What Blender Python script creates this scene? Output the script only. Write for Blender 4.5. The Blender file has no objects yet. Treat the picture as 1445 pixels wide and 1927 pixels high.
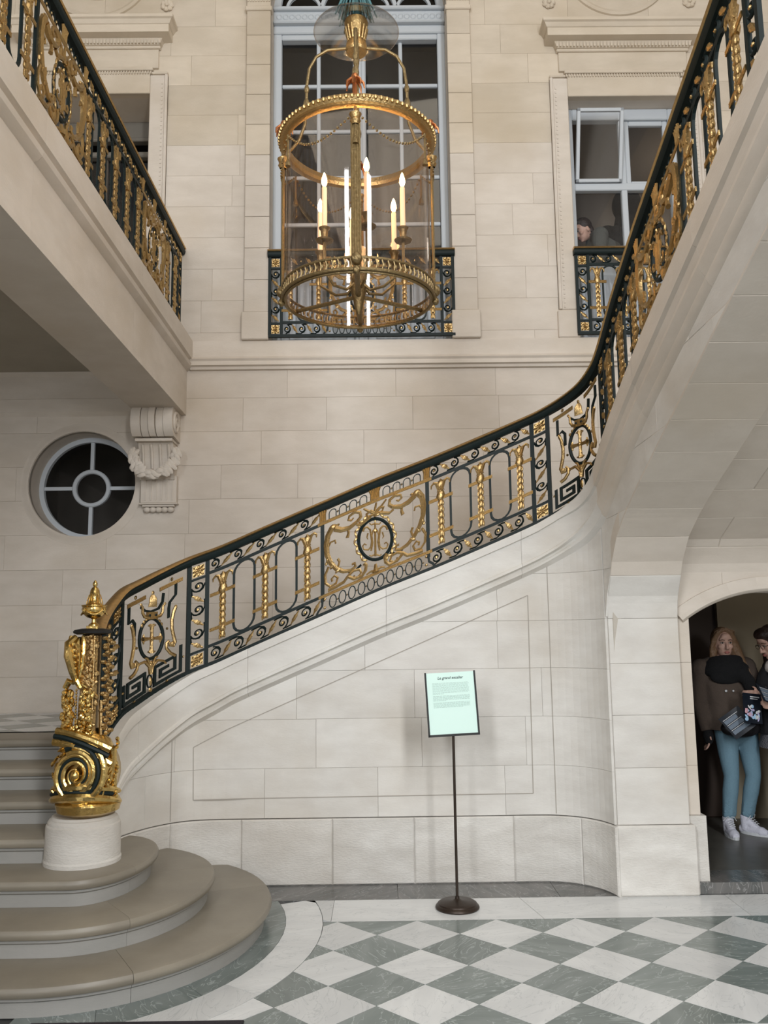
import bpy, bmesh, math, random
from mathutils import Vector, Matrix
rnd = random.Random(7)
PI = math.pi
C = bpy.context.scene.collection
S = bpy.context.scene

# ------------------------------------------------------------------ camera, world, lights, exposure
pit, roll, yaw = 0.14076702, -0.01248581, 0.00725143
fw = Vector((math.sin(yaw)*math.cos(pit), math.cos(yaw)*math.cos(pit), math.sin(pit)))
rt = Vector((math.cos(yaw), -math.sin(yaw), 0)); up = rt.cross(fw)
r2 = rt*math.cos(roll)+up*math.sin(roll); u2 = -rt*math.sin(roll)+up*math.cos(roll)
cam_data = bpy.data.cameras.new('camera'); cam = bpy.data.objects.new('camera', cam_data); C.objects.link(cam)
M = Matrix((r2, u2, -fw)).transposed().to_4x4(); M.translation = Vector((0, 0, 1.65)); cam.matrix_world = M
cam_data.sensor_fit = 'VERTICAL'; cam_data.sensor_height = 24.0; cam_data.lens = 24.0*1620/1927
cam_data.clip_start = 0.05; cam_data.clip_end = 100
S.camera = cam
w = bpy.data.worlds.new('world'); S.world = w; w.use_nodes = True
w.node_tree.nodes['Background'].inputs[0].default_value = (0.93, 0.96, 1.0, 1)
w.node_tree.nodes['Background'].inputs[1].default_value = 0.19
def area(name, loc, target, sx, sy, power, col):
    d = bpy.data.lights.new(name, 'AREA'); d.shape = 'RECTANGLE'; d.size = sx; d.size_y = sy; d.energy = power; d.color = col
    o = bpy.data.objects.new(name, d); C.objects.link(o); o.location = loc
    o.rotation_euler = (Vector(target)-Vector(loc)).to_track_quat('-Z', 'Y').to_euler(); return o
area('window_light_right', (2.5, -3.5, 5.2), (0.3, 6.5, 1.2), 0.8, 6.0, 440, (0.96, 0.98, 1.0))
area('window_light_left', (-2.3, -3.5, 5.2), (0.3, 6.5, 1.2), 0.8, 6.0, 420, (0.96, 0.98, 1.0))
area('dome_light', (0.6, 2.6, 9.4), (0, 5.5, 2), 3.0, 3.0, 60, (1.0, 0.90, 0.74))
S.view_settings.view_transform = 'Standard'; S.view_settings.look = 'None'; S.view_settings.gamma = 1
S.view_settings.use_curve_mapping = False; S.view_settings.exposure = 0.26

# ------------------------------------------------------------------ materials
def newmat(name):
    m = bpy.data.materials.new(name); m.use_nodes = True; nt = m.node_tree; b = nt.nodes['Principled BSDF']; return m, nt, b
def simple(name, col, rough=0.5, metal=0.0, bump=0.0, bscale=60, var=0.0, emis=None):
    m, nt, b = newmat(name); N = nt.nodes; L = nt.links
    b.inputs['Base Color'].default_value = (*col, 1); b.inputs['Roughness'].default_value = rough; b.inputs['Metallic'].default_value = metal
    if var or bump:
        tc = N.new('ShaderNodeTexCoord'); no = N.new('ShaderNodeTexNoise'); no.inputs['Scale'].default_value = bscale; no.inputs['Detail'].default_value = 4
        L.new(tc.outputs['Object'], no.inputs['Vector'])
        if var:
            mx = N.new('ShaderNodeMix'); mx.data_type = 'RGBA'
            mx.inputs[6].default_value = (*[c*(1-var) for c in col], 1); mx.inputs[7].default_value = (*[min(1, c*(1+var)) for c in col], 1)
            L.new(no.outputs[0], mx.inputs[0]); L.new(mx.outputs[2], b.inputs['Base Color'])
        if bump:
            bp = N.new('ShaderNodeBump'); bp.inputs['Strength'].default_value = bump; bp.inputs['Distance'].default_value = 0.01
            L.new(no.outputs[0], bp.inputs['Height']); L.new(bp.outputs[0], b.inputs['Normal'])
    if emis:
        b.inputs['Emission Color'].default_value = (*emis[0], 1); b.inputs['Emission Strength'].default_value = emis[1]
    return m
def stone(name, c1, c2, stain, rough=0.75, tint=0.06, bump=0.25, dirt=0.0):
    m, nt, b = newmat(name); N = nt.nodes; L = nt.links
    tc = N.new('ShaderNodeTexCoord'); oi = N.new('ShaderNodeObjectInfo')
    ml = N.new('ShaderNodeVectorMath'); ml.operation = 'MULTIPLY_ADD'; ml.inputs[1].default_value = (1, 1, 1)
    cb = N.new('ShaderNodeCombineXYZ'); k = N.new('ShaderNodeMath'); k.operation = 'MULTIPLY'; k.inputs[1].default_value = 37
    L.new(oi.outputs['Random'], k.inputs[0]); L.new(k.outputs[0], cb.inputs[0]); L.new(k.outputs[0], cb.inputs[2])
    L.new(tc.outputs['Object'], ml.inputs[0]); L.new(cb.outputs[0], ml.inputs[2])
    mp = N.new('ShaderNodeMapping'); mp.inputs['Scale'].default_value = (1.0, 1.0, 2.6); L.new(ml.outputs[0], mp.inputs[0])
    n1 = N.new('ShaderNodeTexNoise'); n1.inputs['Scale'].default_value = 2.3; n1.inputs['Detail'].default_value = 7; n1.inputs['Roughness'].default_value = .6; L.new(mp.outputs[0], n1.inputs[0])
    n2 = N.new('ShaderNodeTexNoise'); n2.inputs['Scale'].default_value = 1.1; n2.inputs['Detail'].default_value = 6; L.new(tc.outputs['Object'], n2.inputs[0])
    n3 = N.new('ShaderNodeTexNoise'); n3.inputs['Scale'].default_value = 45; n3.inputs['Detail'].default_value = 5; L.new(mp.outputs[0], n3.inputs[0])
    m1 = N.new('ShaderNodeMix'); m1.data_type = 'RGBA'; m1.inputs[6].default_value = (*c1, 1); m1.inputs[7].default_value = (*c2, 1)
    r1 = N.new('ShaderNodeValToRGB'); r1.color_ramp.elements[0].position = .35; r1.color_ramp.elements[1].position = .65
    L.new(n1.outputs[0], r1.inputs[0]); L.new(r1.outputs[0], m1.inputs[0])
    r2_ = N.new('ShaderNodeValToRGB'); r2_.color_ramp.elements[0].position = .49; r2_.color_ramp.elements[1].position = .70
    r2_.color_ramp.elements[1].color = (.55, .55, .55, 1); L.new(n2.outputs[0], r2_.inputs[0])
    m2 = N.new('ShaderNodeMix'); m2.data_type = 'RGBA'; m2.inputs[7].default_value = (*stain, 1); L.new(r2_.outputs[0], m2.inputs[0]); L.new(m1.outputs[2], m2.inputs[6])
    hv = N.new('ShaderNodeHueSaturation'); mr = N.new('ShaderNodeMapRange'); mr.inputs[3].default_value = 1-tint; mr.inputs[4].default_value = 1+tint
    L.new(oi.outputs['Random'], mr.inputs[0]); L.new(mr.outputs[0], hv.inputs['Value']); L.new(m2.outputs[2], hv.inputs['Color'])
    L.new(hv.outputs[0], b.inputs['Base Color']); b.inputs['Roughness'].default_value = rough
    bp = N.new('ShaderNodeBump'); bp.inputs['Strength'].default_value = bump; bp.inputs['Distance'].default_value = 0.004
    L.new(n3.outputs[0], bp.inputs['Height']); L.new(bp.outputs[0], b.inputs['Normal'])
    return m
def marble(name, c1, c2, vein, amount, rough=0.22, scale=2.2):
    m, nt, b = newmat(name); N = nt.nodes; L = nt.links
    tc = N.new('ShaderNodeTexCoord'); oi = N.new('ShaderNodeObjectInfo')
    k = N.new('ShaderNodeMath'); k.operation = 'MULTIPLY'; k.inputs[1].default_value = 91; L.new(oi.outputs['Random'], k.inputs[0])
    cb = N.new('ShaderNodeCombineXYZ'); L.new(k.outputs[0], cb.inputs[0]); L.new(k.outputs[0], cb.inputs[1])
    ad = N.new('ShaderNodeVectorMath'); ad.operation = 'ADD'; L.new(tc.outputs['Object'], ad.inputs[0]); L.new(cb.outputs[0], ad.inputs[1])
    rr = N.new('ShaderNodeVectorRotate'); rr.rotation_type = 'Z_AXIS'; L.new(ad.outputs[0], rr.inputs[0]); L.new(k.outputs[0], rr.inputs['Angle'])
    mp = N.new('ShaderNodeMapping'); mp.inputs['Scale'].default_value = (1, 3.2, 1); L.new(rr.outputs[0], mp.inputs[0])
    n1 = N.new('ShaderNodeTexNoise'); n1.inputs['Scale'].default_value = scale; n1.inputs['Detail'].default_value = 9; n1.inputs['Distortion'].default_value = .9; L.new(mp.outputs[0], n1.inputs[0])
    n2 = N.new('ShaderNodeTexNoise'); n2.inputs['Scale'].default_value = scale*1.5; n2.inputs['Detail'].default_value = 5; n2.inputs['Distortion'].default_value = 1.6; L.new(mp.outputs[0], n2.inputs[0])
    m1 = N.new('ShaderNodeMix'); m1.data_type = 'RGBA'; m1.inputs[6].default_value = (*c1, 1); m1.inputs[7].default_value = (*c2, 1)
    r1 = N.new('ShaderNodeValToRGB'); r1.color_ramp.elements[0].position = .36; r1.color_ramp.elements[1].position = .66; L.new(n1.outputs[0], r1.inputs[0]); L.new(r1.outputs[0], m1.inputs[0])
    r2_ = N.new('ShaderNodeValToRGB'); e = r2_.color_ramp.elements; e[0].position = .485; e[0].color = (0, 0, 0, 1); e[1].position = .5; e[1].color = (amount, amount, amount, 1)
    e2 = r2_.color_ramp.elements.new(.515); e2.color = (0, 0, 0, 1); L.new(n2.outputs[0], r2_.inputs[0])
    m2 = N.new('ShaderNodeMix'); m2.data_type = 'RGBA'; m2.inputs[7].default_value = (*vein, 1); L.new(r2_.outputs[0], m2.inputs[0]); L.new(m1.outputs[2], m2.inputs[6])
    hv = N.new('ShaderNodeHueSaturation'); mr = N.new('ShaderNodeMapRange'); mr.inputs[3].default_value = .9; mr.inputs[4].default_value = 1.1
    L.new(oi.outputs['Random'], mr.inputs[0]); L.new(mr.outputs[0], hv.inputs['Value']); L.new(m2.outputs[2], hv.inputs['Color'])
    L.new(hv.outputs[0], b.inputs['Base Color']); b.inputs['Roughness'].default_value = rough
    return m
def glassmat(name, tint=(1, 1, 1), base=.04, gl=0.03):
    m = bpy.data.materials.new(name); m.use_nodes = True; nt = m.node_tree; N = nt.nodes; L = nt.links
    for n in list(N):
        if n.type == 'BSDF_PRINCIPLED': N.remove(n)
    out = [n for n in N if n.type == 'OUTPUT_MATERIAL'][0]
    t = N.new('ShaderNodeBsdfTransparent'); t.inputs[0].default_value = (*tint, 1); g = N.new('ShaderNodeBsdfGlossy'); g.inputs['Roughness'].default_value = gl
    f = N.new('ShaderNodeLayerWeight'); f.inputs['Blend'].default_value = .5; pw = N.new('ShaderNodeMath'); pw.operation = 'POWER'; pw.inputs[1].default_value = 5
    mr = N.new('ShaderNodeMapRange'); mr.inputs[3].default_value = base; mr.inputs[4].default_value = .75; mx = N.new('ShaderNodeMixShader')
    L.new(f.outputs['Facing'], pw.inputs[0]); L.new(pw.outputs[0], mr.inputs[0])
    L.new(mr.outputs[0], mx.inputs[0]); L.new(t.outputs[0], mx.inputs[1]); L.new(g.outputs[0], mx.inputs[2]); L.new(mx.outputs[0], out.inputs[0]); return m
LIME = stone('limestone', (.66, .60, .53), (.59, .53, .46), (.54, .465, .37), tint=.03)
LIMEW = stone('limestone_warm_light', (.635, .56, .46), (.56, .49, .395), (.50, .415, .30))  # warm light of the upper hall put into the stone colour
PALE = stone('limestone_pale', (.70, .68, .64), (.60, .575, .535), (.50, .44, .36), tint=.025)
ROUGH = stone('limestone_rough', (.70, .68, .64), (.55, .525, .485), (.45, .40, .34), bump=.9, tint=.03)
STEP = stone('step_stone', (.215, .19, .15), (.265, .235, .185), (.18, .155, .115), rough=.42, tint=.05, bump=.12)
RISER = stone('riser_stone', (.29, .285, .265), (.33, .32, .30), (.26, .25, .22), rough=.6, tint=.03, bump=.15)
MORTAR = simple('mortar', (.50, .46, .40), .9, bump=.3)
SHADEST = stone('shaded_soffit', (.40, .365, .30), (.36, .33, .27), (.34, .30, .24), tint=.0, bump=.1)  # soffit colour darkened to carry the shade under the gallery
GREEN = marble('green_marble', (.155, .185, .175), (.225, .255, .245), (.5, .56, .54), .55)
WHITE = marble('white_marble', (.62, .63, .63), (.70, .71, .705), (.42, .44, .45), .55)
DARKM = marble('dark_marble', (.085, .09, .088), (.15, .145, .14), (.4, .4, .4), .55)
GOLD = simple('gilded_bronze', (.50, .345, .155), .36, 1.0, bump=.35, bscale=90, var=.22)
GOLDP = simple('polished_gilding', (.66, .46, .165), .22, 1.0, bump=.25, bscale=40, var=.15)
AGED = simple('aged_bronze', (.25, .18, .085), .42, .85, bump=.4, bscale=80, var=.35)
BRASS = simple('brass', (.62, .40, .17), .36, .9, bump=.1, bscale=40, var=.3)
IRON = simple('dark_green_iron', (.004, .011, .011), .55, 0)
IRON.node_tree.nodes['Principled BSDF'].inputs['Specular IOR Level'].default_value = .28
BLACK = simple('black_paint', (.006, .006, .006), .6)
FRAME = simple('pale_grey_paint', (.50, .54, .58), .55, bump=.1, bscale=20)
DARKROOM = simple('unlit_room_wall', (.045, .04, .035), .9)  # dimness of the unlit rooms put into the wall colour
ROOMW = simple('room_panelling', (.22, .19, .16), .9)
GLASS = glassmat('window_glass'); LGLASS = glassmat('lantern_glass', (.985, .945, .915), .035)
WAX = simple('ivory_candle', (.85, .70, .52), .6, emis=((1, .45, .18), .35))
FLAME = simple('flame_bulb', (1, .8, .5), .5, emis=((1, .62, .26), 26))
PAPER = simple('mint_paper', (.66, .86, .79), .6)
INK = simple('grey_ink', (.07, .10, .095), .8)
INK2 = simple('pale_ink', (.43, .57, .52), .8)
BRONZE = simple('dark_bronze', (.045, .032, .024), .38, .6)
TEAL = simple('teal_cord', (.06, .15, .16), .8, bump=.5, bscale=100)

# ------------------------------------------------------------------ mesh tools
class MB:
    def __init__(s): s.v = []; s.f = []
    def add(s, vs, fs):
        o = len(s.v); s.v += [tuple(p) for p in vs]; s.f += [tuple(i+o for i in f) for f in fs]
    def box(s, a, b):
        (x0, y0, z0), (x1, y1, z1) = a, b
        s.add([(x0,y0,z0),(x1,y0,z0),(x1,y1,z0),(x0,y1,z0),(x0,y0,z1),(x1,y0,z1),(x1,y1,z1),(x0,y1,z1)],
              [(0,3,2,1),(4,5,6,7),(0,1,5,4),(1,2,6,5),(2,3,7,6),(3,0,4,7)])
    def bbox(s, a, b, c=0.006):   # box with chamfered edges on all sides
        (x0, y0, z0), (x1, y1, z1) = a, b; c = min(c, (x1-x0)*.4, (y1-y0)*.4, (z1-z0)*.4)
        bm = bmesh.new(); bmesh.ops.create_cube(bm, size=1)
        for v in bm.verts: v.co = Vector(((x0+x1)/2+v.co.x*(x1-x0), (y0+y1)/2+v.co.y*(y1-y0), (z0+z1)/2+v.co.z*(z1-z0)))
        bmesh.ops.bevel(bm, geom=bm.edges[:], offset=c, segments=1, affect='EDGES')
        bm.verts.index_update(); s.add([v.co[:] for v in bm.verts], [[v.index for v in f.verts] for f in bm.faces]); bm.free()
    def tube(s, pts, r, n=6, closed=False, sq=(1, 1), caps=True, upv=None):
        P = [Vector(p) for p in pts]; m = len(P); R = r if isinstance(r, (list, tuple)) else [r]*m
        vs = []; prev = None
        for i in range(m):
            a = P[(i-1) % m] if (closed or i > 0) else P[i]; b = P[(i+1) % m] if (closed or i < m-1) else P[i]
            t = (b-a); t = t.normalized() if t.length > 1e-9 else Vector((0, 0, 1))
            if upv: nrm = Vector(upv)
            else:
                nrm = prev if prev else (Vector((0, 1, 0)) if abs(t.y) < .9 else Vector((1, 0, 0)))
            bn = t.cross(nrm); bn = bn.normalized() if bn.length > 1e-6 else Vector((1, 0, 0)); nn = bn.cross(t).normalized(); prev = nn
            for k in range(n):
                an = 2*PI*k/n + (PI/4 if n == 4 else 0); vs.append(P[i]+nn*math.cos(an)*R[i]*sq[0]+bn*math.sin(an)*R[i]*sq[1])
        fs = []
        for i in range(m if closed else m-1):
            j = (i+1) % m
            for k in range(n): fs.append((i*n+k, i*n+(k+1) % n, j*n+(k+1) % n, j*n+k))
        if caps and not closed: fs.append(tuple(range(n-1, -1, -1))); fs.append(tuple((m-1)*n+k for k in range(n)))
        s.add(vs, fs)
    def bar(s, pts, a, b, closed=False): s.tube(pts, 1.0, 4, closed, sq=(b*.7071, a*.7071), upv=(0, 0, 1) if False else None)
    def ell(s, c, r, nu=8, nv=5, rot=None):
        vs = []; fs = []
        for j in range(nv+1):
            th = PI*j/nv
            for i in range(nu):
                ph = 2*PI*i/nu; p = Vector((r[0]*math.sin(th)*math.cos(ph), r[1]*math.sin(th)*math.sin(ph), r[2]*math.cos(th)))
                if rot: p = rot @ p
                vs.append(Vector(c)+p)
        for j in range(nv):
            for i in range(nu): fs.append((j*nu+i, (j+1)*nu+i, (j+1)*nu+(i+1) % nu, j*nu+(i+1) % nu))
        s.add(vs, fs)
    def lathe(s, prof, c=(0, 0, 0), n=16, ax='Z', sx=1, sy=1, a0=0, a1=None):
        vs = []; fs = []; full = a1 is None; m = n if full else n+1
        for r, z in prof:
            for i in range(m):
                a = a0+(2*PI if full else (a1-a0))*i/n; x, y = r*math.cos(a)*sx, r*math.sin(a)*sy
                vs.append((c[0]+x, c[1]+y, c[2]+z) if ax == 'Z' else (c[0]+x, c[1]+z, c[2]+y))
        for j in range(len(prof)-1):
            for i in range(n if full else n):
                k = (i+1) % m; fs.append((j*m+i, j*m+k, (j+1)*m+k, (j+1)*m+i))
        s.add(vs, fs)
    def prism(s, poly, z0, z1, top=True):
        n = len(poly); s.add([(x, y, z0) for x, y in poly]+[(x, y, z1) for x, y in poly],
            [tuple(range(n-1, -1, -1)), tuple(range(n, 2*n))]+[(i, (i+1) % n, n+(i+1) % n, n+i) for i in range(n)])
    def sweep(s, sections, closed_prof=True):
        m = len(sections[0]); vs = [p for sec in sections for p in sec]; fs = []
        for i in range(len(sections)-1):
            for k in range(m if closed_prof else m-1): fs.append((i*m+k, (i+1)*m+k, (i+1)*m+(k+1) % m, i*m+(k+1) % m))
        if closed_prof: fs.append(tuple(range(m))); fs.append(tuple((len(sections)-1)*m+k for k in range(m-1, -1, -1)))
        s.add(vs, fs)
    def build(s, name, mat, parent=None, mp=None, smooth=True, ang=40, label=None, kind=None):
        v = [mp(*p) for p in s.v] if mp else s.v
        me = bpy.data.meshes.new(name); me.from_pydata([tuple(p) for p in v], [], s.f); me.validate()
        bm = bmesh.new(); bm.from_mesh(me); bmesh.ops.recalc_face_normals(bm, faces=bm.faces[:]); bm.to_mesh(me); bm.free()
        if smooth:
            me.polygons.foreach_set('use_smooth', [True]*len(me.polygons)); me.set_sharp_from_angle(angle=math.radians(ang))
        me.materials.append(mat)
        o = bpy.data.objects.new(name, me); C.objects.link(o)
        if parent: o.parent = parent
        if label: o['label'] = label
        if kind: o['kind'] = kind
        return o
def thing(name, label, cat, group=None):
    o = bpy.data.objects.new(name, None); C.objects.link(o); o.empty_display_size = .1
    o['label'] = label; o['category'] = cat
    if group: o['group'] = group
    return o
def tag(o, label, cat, group=None):
    o['label'] = label; o['category'] = cat
    if group: o['group'] = group
    return o
def struct(name, label, cat):
    o = thing(name, label, cat); o['kind'] = 'structure'; return o
def mesh_struct(o, label, cat): o['kind'] = 'structure'; return tag(o, label, cat)

class Path:      # plan path with base height; u is arc length, u=0 at x=0
    def __init__(s, pts, u_at=None, sub=8):
        P = [Vector(p) for p in pts]; D = []
        if len(P) == 2: D = [P[0]+(P[1]-P[0])*i/20 for i in range(21)]
        else:
            Q = [2*P[0]-P[1]]+P+[2*P[-1]-P[-2]]
            for i in range(1, len(Q)-2):
                a, b, c, d = Q[i-1:i+3]
                for k in range(sub):
                    t = k/sub; D.append(0.5*((2*b)+(c-a)*t+(2*a-5*b+4*c-d)*t*t+(3*b-a-3*c+d)*t**3))
            D.append(P[-1])
        s.D = D; s.U = [0]
        for i in range(1, len(D)): s.U.append(s.U[-1]+(D[i].xy-D[i-1].xy).length)
        off = 0
        if u_at is not None:
            for i in range(len(D)-1):
                if D[i].x <= u_at <= D[i+1].x: off = s.U[i]+(u_at-D[i].x)/(D[i+1].x-D[i].x)*(s.U[i+1]-s.U[i]); break
        s.U = [u-off for u in s.U]
    def at(s, u):
        U = s.U; lo, hi = 0, len(U)-2
        while lo < hi:
            m = (lo+hi+1)//2
            if U[m] <= u: lo = m
            else: hi = m-1
        i = lo; t = (u-U[i])/(U[i+1]-U[i]); p = s.D[i].lerp(s.D[i+1], t) if 0 <= t <= 1 else s.D[i]+(s.D[i+1]-s.D[i])*t
        a = s.D[max(0, i-1)]; b = s.D[min(len(U)-1, i+2)]; d0 = (s.D[i+1]-a); d1 = (b-s.D[i])
        d = d0.xy.normalized().lerp(d1.xy.normalized(), min(1, max(0, t))).normalized()
        return p, d
    def map(s, H=0.8, H0=0.8, off=-0.02):
        def f(u, ww, v):         # local: x=u, y=out of plane (negative = away), z=v
            p, d = s.at(u); n = Vector((d.y, -d.x)); return (p.x+n.x*(ww+off), p.y+n.y*(ww+off), p.z+v*H/H0)
        return f

# ------------------------------------------------------------------ key geometry
YB = 8.0; YS = 6.03
MAIN = Path([(-1.62,5.08,.90),(-1.64,5.2,.96),(-1.65,5.38,1.045),(-1.62,5.55,1.15),(-1.56,5.7,1.215),(-1.45,5.87,1.305),(-1.3,5.99,1.395),(-1.1,6.03,1.475),
    (-.8,6.03,1.605),(-.4,6.03,1.775),(0,6.03,1.945),(.4,6.03,2.10),(.8,6.03,2.265),(1.08,6.03,2.385),(1.2,6.01,2.44),(1.32,5.95,2.505),(1.42,5.84,2.575),(1.48,5.7,2.66),
    (1.5,5.55,2.75),(1.5,5.2,2.93),(1.5,4.7,3.14),(1.5,4.17,3.325),(1.5,3.37,3.60),(1.5,2.6,3.87),(1.5,1.8,4.14)], u_at=0.0)
VP = [(5.68,.43),(5.68,1.2),(5.68,1.73),(5.655,1.86),(5.58,1.98),(5.52,2.09),(5.38,2.235),(5.19,2.345),(4.91,2.47),(4.3,2.71),(3.68,2.95),(3.15,3.15),(2.4,3.44),(1.5,3.78)]
def zsoff(y):
    for (y0, z0), (y1, z1) in zip(VP[2:], VP[3:]):
        if y1 <= y <= y0: return z0+(y0-y)/(y0-y1)*(z1-z0)
    return 1.73 if y > 5.6 else VP[-1][1]
GRAIN = [0.0]
def block(parent, mp, u0, u1, z0, z1, low=None, high=None, seg=None, depth=.05, mat=None, name='stone_block', g=.0005, c=.0018):
    u0 += g; u1 -= g; n = seg or 1; cols = []
    for i in range(n+1):
        u = u0+(u1-u0)*i/n; a = max(z0+g, low(u)) if low else z0+g; b = min(z1-g, high(u)) if high else z1-g
        cols.append((u, min(a, max(b, z0+g)), max(a, b) if a < z1-g else b))
    if max(b-a for _, a, b in cols) < .015: return None
    if low or high:      # trim the block where it runs out under or over the limiting curve
        ht = lambda q: (min(z1-g, high(q)) if high else z1-g)-(max(z0+g, low(q)) if low else z0+g)
        pos = [i for i, (_, a, b) in enumerate(cols) if b-a > .004]
        if not pos: return None
        i0, i1 = pos[0], pos[-1]; new = cols[i0:i1+1]
        def cross(qa, qb):
            for _ in range(14):
                qm = (qa+qb)/2
                if ht(qm) > .004: qa = qm
                else: qb = qm
            return qa
        def col(q): return (q, max(z0+g, low(q)) if low else z0+g, min(z1-g, high(q)) if high else z1-g)
        if i0 > 0: q = cross(cols[i0][0], cols[i0-1][0]); new = ([col(q)] if cols[i0][0]-q > .003 else [])+new
        if i1 < len(cols)-1: q = cross(cols[i1][0], cols[i1+1][0]); new = new+([col(q)] if q-cols[i1][0] > .003 else [])
        cols = new
        if len(cols) < 2 or cols[-1][0]-cols[0][0] < .01: return None
    m = MB(); vs = []; k = len(cols)
    for i, (u, a, b) in enumerate(cols):
        cc = min(c, (b-a)*.4); uu = u+c if i == 0 else (u-c if i == k-1 else u)
        vs += [(uu, 0, a+cc), (uu, 0, b-cc), (u, -c, a), (u, -c, b), (u, -depth, a), (u, -depth, b)]
    fs = []
    for i in range(k-1):
        o = i*6; q = o+6; fs += [(o, q, q+1, o+1), (o, o+2, q+2, q), (o+1, q+1, q+3, o+3), (o+2, o+4, q+4, q+2), (o+3, q+3, q+5, o+5), (o+4, o+5, q+5, q+4)]
    e = (k-1)*6; fs += [(0, 1, 3, 2), (2, 3, 5, 4), (e, e+2, e+3, e+1), (e+2, e+4, e+5, e+3)]
    m.add(vs, fs); return m.build(name, mat, parent, mp, smooth=False)
def blocks(parent, mp, u0, u1, courses, wid, mat, low=None, high=None, holes=(), step=None, depth=.05, jit=.25, stagger=True, r=None):
    r = r or rnd; out = []
    for ci in range(len(courses)-1):
        z0, z1 = courses[ci], courses[ci+1]; us = [u0]; first = wid*(.5 if (ci % 2 and stagger) else 1)*r.uniform(1-jit, 1+jit); u = u0+first
        while u < u1-.22: us.append(u); u += wid*r.uniform(1-jit, 1+jit)
        us.append(u1)
        for a, b in zip(us, us[1:]):
            rects = [(a, b, z0, z1)]
            for (h0, h1, k0, k1) in holes:
                nr = []
                for (p, q, s0, s1) in rects:
                    if q <= h0 or p >= h1 or s1 <= k0 or s0 >= k1: nr.append((p, q, s0, s1)); continue
                    if p < h0: nr.append((p, h0, s0, s1))
                    if q > h1: nr.append((h1, q, s0, s1))
                    if s0 < k0: nr.append((max(p, h0), min(q, h1), s0, k0))
                    if s1 > k1: nr.append((max(p, h0), min(q, h1), k1, s1))
                rects = nr
            for (p, q, s0, s1) in rects:
                if q-p < .02 or s1-s0 < .02: continue
                sg = max(1, int((q-p)/step)) if step else 1
                o = block(parent, mp, p, q, s0, s1, low, high, sg, depth, mat if not callable(mat) else mat(p, s0))
                if o: out.append((o, (p, q, s0, s1)))
    return out
def boolean(o, cutter, op='DIFFERENCE'):
    m = o.modifiers.new('b', 'BOOLEAN'); m.operation = op; m.object = cutter; m.solver = 'EXACT'
    bpy.context.view_layer.update(); dg = bpy.context.evaluated_depsgraph_get(); me = bpy.data.meshes.new_from_object(o.evaluated_get(dg)); o.modifiers.clear(); o.data = me
back = lambda u, ww, v: (u, YB-ww, v)

# ------------------------------------------------------------------ the floor: marble
floor = struct('floor', 'polished marble floor with green and white diamond tiles and plain borders', 'floor')
m = MB(); m.box((-5, -4, -.25), (4.8, 8.2, -.012)); m.build('sub_floor', DARKM, floor, smooth=False)
HA = .2301; X0 = -.0312; Y0 = 5.2817
CX, CY = -1.62, 5.15
def ellc(x, y, a, b): return ((x-CX)/a)**2+((y-CY)/b)**2 if x > CX else ((y-CY)/b)**2
def clip_half(poly, fn):
    out = []; n = len(poly)
    for i in range(n):
        p, q = poly[i], poly[(i+1) % n]; fp, fq = fn(p), fn(q)
        if fp >= 0: out.append(p)
        if (fp >= 0) != (fq >= 0): t = fp/(fp-fq); out.append((p[0]+(q[0]-p[0])*t, p[1]+(q[1]-p[1])*t))
    return out
def clip_ell(poly, a, b, inside=False):
    sub = []
    for i in range(len(poly)):
        p, q = poly[i], poly[(i+1) % len(poly)]
        for k in range(12): sub.append((p[0]+(q[0]-p[0])*k/12, p[1]+(q[1]-p[1])*k/12))
    f = lambda p: ellc(p[0], p[1], a, b)-1
    if all(f(p) >= 0 for p in sub): return poly
    out = []; n = len(sub); ins = []
    for i in range(n):
        p, q = sub[i], sub[(i+1) % n]
        if f(p) >= 0: out.append(p)
        if (f(p) >= 0) != (f(q) >= 0):
            t = f(p)/(f(p)-f(q)); c = (p[0]+(q[0]-p[0])*t, p[1]+(q[1]-p[1])*t); out.append(c); ins.append((len(out), c))
    if len(out) < 3: return None
    if len(ins) == 2:   # follow the curve between the two crossings
        (i0, c0), (i1, c1) = ins
        fp = f(sub[0]) >= 0
        lo, hi = (c0, c1) if fp else (c1, c0); pos = i0 if fp else i1
        a0 = math.atan2((lo[1]-CY)/b, (lo[0]-CX)/a); a1 = math.atan2((hi[1]-CY)/b, (hi[0]-CX)/a); arc = []
        for k in range(1, 8):
            an = a0+(a1-a0)*k/8; arc.append((CX+a*math.cos(an), CY+b*math.sin(an)))
        out = out[:pos]+arc+out[pos:]
    return out
def slab(poly, z0, z1, mat, parent, name='tile', g=.0012):
    if not poly or len(poly) < 3: return
    ar = sum(poly[i][0]*poly[(i+1) % len(poly)][1]-poly[(i+1) % len(poly)][0]*poly[i][1] for i in range(len(poly)))/2
    if abs(ar) < .0008: return
    cx = sum(p[0] for p in poly)/len(poly); cy = sum(p[1] for p in poly)/len(poly)
    def sh(p):
        d = math.hypot(p[0]-cx, p[1]-cy) or 1; k = max(0, (d-g*1.3)/d); return (cx+(p[0]-cx)*k, cy+(p[1]-cy)*k)
    m = MB(); m.prism([sh(p) for p in poly], z0, z1); return m.build(name, mat, parent, smooth=False)
YBOT = Y0-6*HA
for j in range(0, 7):
    for i in range(-6, 20):
        cx, cy = X0+i*HA, Y0-j*HA
        # grid corners sit at (i+j odd); tiles are centred on even sums
        if (i+j) % 2: continue
        poly = [(cx-HA, cy), (cx, cy-HA), (cx+HA, cy), (cx, cy+HA)]
        if cx > 4.7 or cx < -1.2: continue
        poly = clip_half(poly, lambda p: Y0-p[1]); poly = clip_half(poly, lambda p: p[1]-YBOT) if poly else poly
        if not poly or len(poly) < 3: continue
        poly = clip_ell(poly, 1.28, 1.52)
        slab(poly, -.03, 0, GREEN if j % 2 == 0 else WHITE, floor)
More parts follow.
